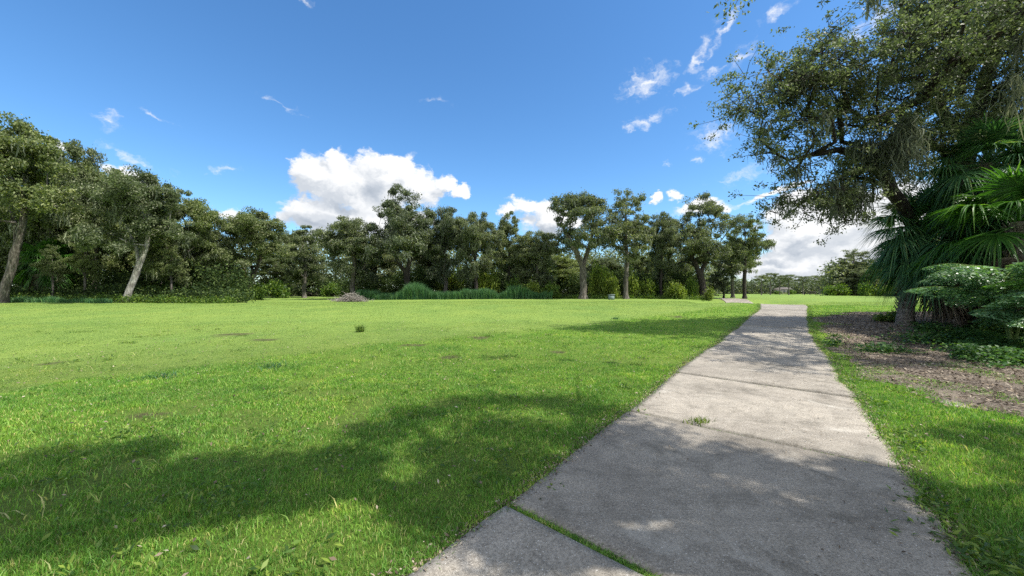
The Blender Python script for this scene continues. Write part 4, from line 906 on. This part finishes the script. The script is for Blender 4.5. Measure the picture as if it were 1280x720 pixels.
# ground cover and litter on the bare bed
def cover():
    rng = np.random.default_rng(97)
    pts = []
    for (px, py, rx, ry, n) in ((1240, 432, 60, 14, 1500), (1180, 428, 55, 5, 500), (1215, 448, 18, 5, 350), (1265, 452, 40, 10, 600), (1160, 415, 30, 4, 220), (1230, 412, 50, 8, 900), (1270, 400, 30, 20, 600), (1100, 441, 30, 3, 120), (1040, 432, 10, 4, 30)):
        for _ in range(n):
            a = rng.normal(size=2) * .5; P = px + a[0] * rx, py + a[1] * ry
            k = (P[0] - 640) / F; Z = 1.5 / ((P[1] - HZ) / F) if P[1] > 380 else 20
            for _i in range(3): Z = (EYE - float(hgt(k * Z, Z))) / ((P[1] - HZ) / F)
            if Z < 24 and rng.random() < .7: pts.append((k * Z, Z))
    p = np.array(pts); z = hgt(p[:, 0], p[:, 1])
    C = np.stack([p[:, 0], p[:, 1], z + .03 + .16 * rng.random(len(p)) ** 1.4 * (1 + vnoise(p[:, 0], p[:, 1], .5, 5))], 1)
    C = np.repeat(C, 7, 0) + rng.normal(size=(len(C) * 7, 3)) * np.array([.09, .09, .03])
    V, Q = leaves(C, .085, .05, rng, up=1.6, droop=.1)
    o = obj('ground_cover', mesh_np('ground_cover', V, Q), M['creeper'], kind='stuff'); o['label'] = 'leafy creepers spreading over the bare ground on the right'
    # weeds creeping out at the bottom right corner and along the right path edge
    C = []
    for (px, py, n, s) in ((1240, 695, 130, .2), (1268, 715, 150, .2), (1215, 705, 30, .06), (1140, 560, 90, .1), (1125, 545, 60, .08), (1165, 640, 90, .1), (1095, 505, 80, .12), (1075, 478, 60, .12), (1045, 420, 40, .3), (1050, 438, 50, .3), (300, 640, 60, .2), (620, 590, 60, .12), (150, 540, 60, .35), (560, 455, 60, .4)):
        c = gp(px, py); C.append(c + rng.normal(size=(n, 3)) * np.array([s, s, .012]) + [0, 0, .045])
    for _ in range(260):
        y = rng.uniform(2, 14); x = rng.uniform(-1, .95) * 1.3 * y
        if not inpoly(np.array([x]), np.array([y]), path_poly)[0] and not bedmask(np.array([x]), np.array([y]))[0]:
            n_ = rng.integers(8, 40); sg = rng.uniform(.05, .22); C.append(np.array([x, y, float(hgt(x, y)) + .035]) + rng.normal(size=(n_, 3)) * np.array([sg, sg, .008]))
    V, Q = leaves(np.vstack(C), .06, .02, rng, up=1.3, droop=-.15)
    o = obj('weeds', mesh_np('weeds', V, Q), M['shrub_leaf'], kind='stuff'); o['label'] = 'broad leaved weeds growing through the lawn near the path'
    n = 90000; x = rng.uniform(4, 24, n); y = rng.uniform(1, 20, n); ok = bedmask(x + rng.normal(size=n) * .16, y + rng.normal(size=n) * .16) & ~inpoly(x, y, path_poly); x, y = x[ok], y[ok]
    C = np.stack([x, y, hgt(x, y) + .03 + .025 * rng.random(len(x))], 1); V, Q = leaves(C, .062, .026, rng, up=1.6)
    n2 = 1100; i = rng.integers(2 * SUB, 12 * SUB, n2); f = rng.random(n2) ** .5; f = np.where(rng.random(n2) < .5, 1 - f * .35, f * 1.0)
    P = LC[i] + (RC[i] - LC[i]) * f[:, None]; C2 = np.stack([P[:, 0], P[:, 1], hgt(P[:, 0], P[:, 1]) + .045], 1); V2, Q2 = leaves(C2, .026, .011, rng, up=4)
    g = Geo(); g.add(V, Q); g.add(V2, Q2)
    for C_, sg in ((LC, -1), (RC, 1)):
        n3 = 9000; i = rng.integers(2 * SUB, 14 * SUB, n3); P = C_[i] + D_[i] * (sg * rng.normal(size=n3) * .05 + sg * .02)[:, None] + rng.normal(size=(n3, 2)) * .03
        V3, Q3 = leaves(np.stack([P[:, 0], P[:, 1], hgt(P[:, 0], P[:, 1]) + .02 + .02 * rng.random(n3)], 1), .024, .011, rng, up=1.5); g.add(V3, Q3)
    n4 = 5000; x = rng.uniform(-12, 14, n4); y = rng.uniform(1.5, 16, n4); ok = ~inpoly(x, y, path_poly) & ~bedmask(x, y); x, y = x[ok], y[ok]
    V4, Q4 = leaves(np.stack([x, y, hgt(x, y) + .035], 1), .04, .018, rng, up=1.5); g.add(V4, Q4)
    for _ in range(700):
        x, y = rng.uniform(6, 20), rng.uniform(2, 18)
        if bedmask(np.array([x]), np.array([y]))[0] and not inpoly(np.array([x]), np.array([y]), path_poly)[0]:
            a = rng.uniform(0, 6.28); l = rng.uniform(.08, .4); z = float(hgt(x, y)) + .045; q = np.array([x, y, z]); d = np.array([math.cos(a), math.sin(a), rng.normal() * .05]) * l / 2
            tube(g, [q - d, q + rng.normal(size=3) * .01, q + d], [.006, .006, .003], 3)
    o = obj('leaf_litter', g.mesh('leaf_litter'), M['litter'], kind='stuff'); o['label'] = 'dry brown oak leaves scattered on the bare ground and the path'
cover()
# individual tufts
def tuft(label, px, py, n, H, spread, mat, group='grass tufts standing out of the path and the lawn', wide=1):
    rng = np.random.default_rng(int(px)); p = gp(px, py); a = rng.normal(size=(n, 2)) * spread * np.array([wide, 1])
    x, y = a[:, 0], a[:, 1]; m = n; g = Geo()
    V, Q, T = blades(x + p[0], y + p[1], rng.uniform(.5, 1.15, m) * H, rng.uniform(.004, .009, m) * (1 + p[1] / 8), rng, lean=1.3 if H < .2 else .8)
    V = V - p; g.add(V, Q, T)
    o = obj('grass_tuft', g.mesh('tuft'), M[mat], loc=tuple(p)); tag(o, label, 'grass tuft', group); return o
tuft('yellowish grass tuft growing from a path joint, the biggest one on the concrete', 875, 531, 130, .10, .04, 'bright_leaf', wide=1.5)
tuft('small flat weed in the path joint farther up', 950, 486, 60, .05, .045, 'bright_leaf', wide=2.2)
tuft('dark pointed grass tuft alone on the fairway', 450, 415, 120, .30, .06, 'shrub_leaf')
tuft('dark green clump of longer grass left of the fairway tuft', 340, 460, 120, .13, .16, 'reed')
tuft('dark grass clump on the left lawn beyond the shadow', 202, 473, 110, .12, .14, 'reed')
tuft('tiny dark tuft near the middle of the far lawn', 769, 399, 50, .12, .08, 'reed')
# brush pile
def brush():
    rng = np.random.default_rng(98); p = gp(438, 377.2); g = Geo()
    for i in range(420):
        a = rng.normal(size=3) * np.array([.6, .4, 0]); h = abs(rng.normal()) * .3 * max(.1, 1 - abs(a[0]) / 1.8); d = rnd_dirs(rng, 1)[0] * np.array([1, 1, .45]) * rng.uniform(.25, .7)
        c = a + [0, 0, h + .05]; tube(g, [c - d, c + rng.normal(size=3) * .05, c + d], [.018, .016, .006], 3)
    o = obj('brush_pile', g.mesh('brush', True), M['twig'], loc=tuple(p)); tag(o, 'pale pile of dead branches at the left end of the middle wood', 'brush pile')
brush()
# utility box
def small_things():
    p = gp(764, 374.6); t = thing('utility_box', 'low grey green utility box beside the slim oak trunk', 'utility box', tuple(p), .2)
    g = Geo(); box(g, (0, 0, .22), (.5, .42, .5)); obj('body', g.mesh('body'), M['metal_box'], t)
    g = Geo(); box(g, (0, 0, .50), (.58, .5, .06)); obj('lid', g.mesh('lid'), M['metal_box'], t)
    x, y = (1013 - 640) / F * 115, 115; z = float(hgt(x, y))
    t = thing('rail', 'low dark wooden rail far off below the pines', 'rail', (x, y, z))
    for dz in (.55, 1.0): g = Geo(); box(g, (0, 0, dz), (3.4, .12, .14)); obj('rail_bar', g.mesh('rail_bar'), M['dark_wood'], t)
    for dx in (-1.6, 0, 1.6): g = Geo(); box(g, (dx, .14, .55), (.14, .14, 1.2)); obj('post', g.mesh('post'), M['dark_wood'], t)
    x, y = (979 - 640) / F * 147, 147; z = float(hgt(x, y))
    t = thing('house', 'pale low house far away between the pines', 'house', (x, y, z), .1)
    g = Geo(); box(g, (0, 0, .9), (4.2, 4, 1.8)); obj('wall', g.mesh('wall'), M['wall'], t)
    V = [(-2.5, -2.3, 1.8), (2.5, -2.3, 1.8), (2.5, 2.3, 1.8), (-2.5, 2.3, 1.8), (-1.5, 0, 2.6), (1.5, 0, 2.6)]
    g = Geo(); g.add(V, [[0, 1, 5, 4], [2, 3, 4, 5]], [[1, 2, 5], [3, 0, 4]]); obj('roof', g.mesh('roof'), M['roof'], t)
    for dx in (-1.3, .1, 1.4): g = Geo(); box(g, (dx, -2.02, .95), (.7, .1, .8)); obj('window', g.mesh('window'), M['glass'], t)
small_things()

# ------------------------------------------------------------------ sky, clouds, sun
w = bpy.data.worlds.new('World'); scene.world = w; w.use_nodes = True; nt = w.node_tree; nt.nodes.clear()
sky = N(nt, 'ShaderNodeTexSky', sky_type='NISHITA', sun_disc=False, sun_elevation=SUN_EL, sun_rotation=SUN_AZ, altitude=0, air_density=1.0, dust_density=.35, ozone_density=2.5)
tc = N(nt, 'ShaderNodeTexCoord'); D = tc.outputs['Generated']
sep = N(nt, 'ShaderNodeSeparateXYZ', ins={0: D})
az = math_(nt, 'ARCTAN2', sep.outputs[0], sep.outputs[1]); el = math_(nt, 'ARCSINE', sep.outputs[2])
AE = N(nt, 'ShaderNodeCombineXYZ', ins={0: az, 1: el, 2: 0.0}).outputs[0]
EA = N(nt, 'ShaderNodeCombineXYZ', ins={0: el, 1: az, 2: 0.0}).outputs[0]
def pa(px, py):
    k = (px - 640) / F; m = (HZ - py) / F; return math.atan(k), math.atan(m / math.sqrt(1 + k * k))
def cloud_group(name, blobs, nscale, amp, lo, hi, stretch=(1, 1, 1), dist=.2, detail=6, rough=.58):
    """density of the clouds at an azimuth/elevation"""
    gt = bpy.data.node_groups.new(name, 'ShaderNodeTree')
    gt.interface.new_socket('AE', in_out='INPUT', socket_type='NodeSocketVector'); gt.interface.new_socket('EA', in_out='INPUT', socket_type='NodeSocketVector'); gt.interface.new_socket('D', in_out='OUTPUT', socket_type='NodeSocketFloat')
    gi, go = gt.nodes.new('NodeGroupInput'), gt.nodes.new('NodeGroupOutput'); cur = None
    for (px, py, rx, ry, rot, wt) in blobs:
        a, e = pa(px, py); a2, _ = pa(px + rx, py); a1, _ = pa(px - rx, py); _, e2 = pa(px, py - ry); _, e1 = pa(px, py + ry)
        rx_, ry_ = (a2 - a1) / 2, (e2 - e1) / 2; cr, sr = math.cos(R(rot)), math.sin(R(rot))
        v1 = N(gt, 'ShaderNodeVectorMath', operation='MULTIPLY_ADD', ins={0: gi.outputs[0], 1: (cr / rx_, cr / ry_, 0), 2: (-(cr * a + sr * e) / rx_, (sr * a - cr * e) / ry_, 0)}).outputs[0]
        if rot: v1 = N(gt, 'ShaderNodeVectorMath', operation='MULTIPLY_ADD', ins={0: gi.outputs[1], 1: (sr / rx_, -sr / ry_, 0), 2: v1}).outputs[0]
        ln = N(gt, 'ShaderNodeVectorMath', operation='LENGTH', ins={0: v1}).outputs['Value']
        v = math_(gt, 'MULTIPLY_ADD', ln, -wt, wt)
        cur = v if cur is None else math_(gt, 'SMOOTH_MAX', cur, v, .25)
    mp = N(gt, 'ShaderNodeVectorMath', operation='MULTIPLY', ins={0: gi.outputs[0], 1: stretch})
    nz = noise(gt, nscale, detail, rough, mp.outputs[0], dist)
    s = math_(gt, 'ADD', cur, math_(gt, 'MULTIPLY', math_(gt, 'SUBTRACT', nz, .5), amp))
    gt.links.new(s, go.inputs[0]); return gt
CU = [(430, 232, 48, 36, 0, 1.1), (395, 222, 34, 30, 0, 1), (425, 200, 22, 16, 0, 1), (485, 222, 40, 34, 0, 1.1), (490, 205, 24, 18, 0, 1), (520, 235, 36, 26, 0, 1), (555, 232, 14, 12, 0, .8), (575, 238, 13, 9, 15, .8), (400, 268, 60, 26, 0, 1.1), (470, 275, 90, 26, 0, 1), (400, 300, 50, 16, 0, .9),
      (665, 258, 28, 14, 0, 1), (634, 266, 12, 9, 0, .8), (690, 275, 40, 18, 0, .8), (178, 228, 26, 10, -12, .9), (150, 218, 26, 10, 0, .8), (82, 186, 22, 8, -10, .8), (300, 272, 34, 8, 0, .7),
      (848, 244, 14, 10, 0, .9), (820, 248, 7, 8, 0, .7), (870, 262, 40, 10, 0, .8),
      (1030, 295, 95, 48, 0, 1.2), (1110, 270, 80, 44, 0, 1.1), (985, 270, 36, 20, 0, .9), (1000, 330, 120, 22, 0, 1.2), (1150, 310, 140, 60, 0, 1.3), (1060, 270, 60, 20, 0, .9), (960, 245, 40, 6, 12, .8), (1200, 260, 80, 30, 0, .8)]
WI = [(808, 105, 34, 20, 15, 1.0), (805, 152, 34, 8, 10, .95), (893, 168, 26, 20, -8, 1.05), (867, 200, 10, 4, 0, .8), (875, 68, 36, 8, 52, .9), (925, 72, 20, 12, 30, .8), (970, 16, 24, 9, 10, .9), (905, 38, 40, 6, 50, .8), (135, 150, 16, 10, 0, 1.0), (187, 143, 24, 4, -22, .85), (165, 197, 50, 6, -20, .75),
      (350, 128, 26, 4, -10, .7), (285, 213, 22, 6, 10, .7), (380, 2, 10, 5, 0, .7), (545, 126, 16, 3, 0, .5), (1090, 30, 50, 16, 20, .8), (860, 110, 10, 6, 0, .7), (890, 90, 14, 8, 20, .7), (835, 205, 6, 3, 0, .6),
      (1150, 30, 60, 10, 10, .7), (940, 215, 40, 8, 10, .55)]
GR = [(400, 275, 60, 14, 0, 1), (455, 240, 30, 14, 0, .8), (380, 300, 60, 10, 0, .7), (1000, 305, 26, 12, 0, .9), (1050, 300, 34, 15, 0, .9), (960, 330, 60, 6, 0, .8), (1080, 335, 60, 8, 0, .8), (1130, 290, 40, 12, 0, .6), (690, 285, 30, 10, 0, .7), (430, 262, 70, 10, 0, .7)]
# visible cloud groups; the unseen clouds added for fill light come further down
cg = cloud_group('cumulus', CU, 13, 1.9, 0, 1, stretch=(1, 1.25, 1)); wg = cloud_group('wisps', WI, 34, 3.2, 0, 1, stretch=(1, 1.5, 1), dist=.1, detail=6, rough=.6); gg = cloud_group('undersides', GR, 14, .9, 0, 1)
def mr(v, a, b, c=0, d=1): return N(nt, 'ShaderNodeMapRange', interpolation_type='SMOOTHSTEP', ins={'Value': v, 'From Min': a, 'From Max': b, 'To Min': c, 'To Max': d}).outputs[0]
def warp(v, amp, sc, det, rough=.6, st=(1, 1.4, 1)):
    q = N(nt, 'ShaderNodeVectorMath', operation='MULTIPLY', ins={0: v, 1: st}).outputs[0]
    nn = N(nt, 'ShaderNodeTexNoise', ins={'Vector': q, 'Scale': sc, 'Detail': det, 'Roughness': rough}).outputs['Color']
    nn = N(nt, 'ShaderNodeVectorMath', operation='SUBTRACT', ins={0: nn, 1: (.5, .5, .5)}).outputs[0]
    return N(nt, 'ShaderNodeVectorMath', operation='MULTIPLY_ADD', ins={0: nn, 1: (amp, amp * .8, 0), 2: v}).outputs[0]
def swap(v):
    q = N(nt, 'ShaderNodeSeparateXYZ', ins={0: v}); return N(nt, 'ShaderNodeCombineXYZ', ins={0: q.outputs[1], 1: q.outputs[0], 2: 0.0}).outputs[0]
def grp(g, v):
    n = nt.nodes.new('ShaderNodeGroup'); n.node_tree = g; nt.links.new(v, n.inputs[0]); nt.links.new(swap(v), n.inputs[1]); return n.outputs[0]
W1 = warp(AE, .10, 14, 6, .62)
off = N(nt, 'ShaderNodeVectorMath', operation='ADD', ins={0: AE, 1: (.020, .026, 0)}).outputs[0]
W2 = warp(off, .10, 14, 5, .62)
WW = warp(AE, .07, 22, 6, .62)
d1 = grp(cg, W1); d2 = grp(cg, W2)
back = noise(nt, 2.2, 7, .6, D); fill_mask = math_(nt, 'MAXIMUM', mr(sep.outputs[1], .15, -.2), mr(sep.outputs[2], .74, .86))  # where the added fill clouds lie: rear half and zenith, out of view
fill_cov = math_(nt, 'MULTIPLY', mr(back, .36, .54), fill_mask)
lit = mr(math_(nt, 'SUBTRACT', d1, d2), -.55, .45)
gray = mr(grp(gg, W1), .0, .7)
br = math_(nt, 'MULTIPLY', math_(nt, 'MULTIPLY_ADD', lit, .36, .64), math_(nt, 'MULTIPLY_ADD', gray, -.30, 1))
ccol = ramp(nt, br, [(.25, (.26, .32, .41)), (.6, (.56, .61, .68)), (1, (.98, .99, 1.0))])
CL_GAIN, SKY_GAIN = 0.44, 0.081
skyc = mixc(nt, 1.0, sky.outputs[0], (.82, .97, 1.08), 'MULTIPLY')
hs = N(nt, 'ShaderNodeHueSaturation', ins={'Saturation': 1.12, 'Value': 1.0, 'Color': skyc}).outputs[0]
skys = N(nt, 'ShaderNodeVectorMath', operation='SCALE', ins={0: hs, 'Scale': SKY_GAIN}).outputs[0]
cls = N(nt, 'ShaderNodeVectorMath', operation='SCALE', ins={0: ccol, 'Scale': CL_GAIN}).outputs[0]
wd_ = grp(wg, WW); wcov = mr(wd_, -.15, 1.7, 0, 1)
s1 = mixc(nt, wcov, skys, tuple(CL_GAIN * v for v in (.95, .97, 1.0)))
s2 = mixc(nt, mr(d1, -.10, .30), s1, cls)
# bright cloud banks added as fill light, unseen behind the viewer and overhead
fill_col = ramp(nt, noise(nt, 5, 5, .6, D), [(.3, (.30, .35, .42)), (.6, (.66, .68, .70))])
s2 = mixc(nt, fill_cov, s2, fill_col)
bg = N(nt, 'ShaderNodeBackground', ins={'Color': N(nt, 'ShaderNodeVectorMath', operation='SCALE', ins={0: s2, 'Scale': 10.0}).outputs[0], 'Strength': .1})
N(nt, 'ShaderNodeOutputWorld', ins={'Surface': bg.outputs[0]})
try:
    w.cycles.sampling_method = 'MANUAL'; w.cycles.sample_map_resolution = 512
except Exception: pass
sl = bpy.data.lights.new('sun', 'SUN'); sl.energy = 3.2; sl.angle = R(.5); sl.color = (1, .95, .86)
so = bpy.data.objects.new('sun', sl); col.objects.link(so); so.rotation_euler = Vector(-SUN).to_track_quat('-Z', 'Y').to_euler()

# ------------------------------------------------------------------ camera
cam = bpy.data.cameras.new('camera'); co = bpy.data.objects.new('camera', cam); col.objects.link(co); scene.camera = co
cam.sensor_width = 36; cam.lens = F / 1280 * 36; co.location = (0, 0, EYE); co.rotation_euler = (R(90), 0, 0)
cam.shift_y = (HZ - 360) / 1280; cam.clip_end = 4000; cam.clip_start = .05
vs = scene.view_settings; vs.view_transform = 'Standard'; vs.look = 'None'; vs.gamma = 1; vs.exposure = 1.3
scene.render.use_motion_blur = False
c = scene.cycles; c.max_bounces = 6; c.diffuse_bounces = 3; c.glossy_bounces = 2; c.transmission_bounces = 4; c.transparent_max_bounces = 4
c.use_denoising = False; c.sample_clamp_indirect = 4; c.caustics_reflective = False; c.caustics_refractive = False
try: c.use_light_tree = False
except Exception: pass
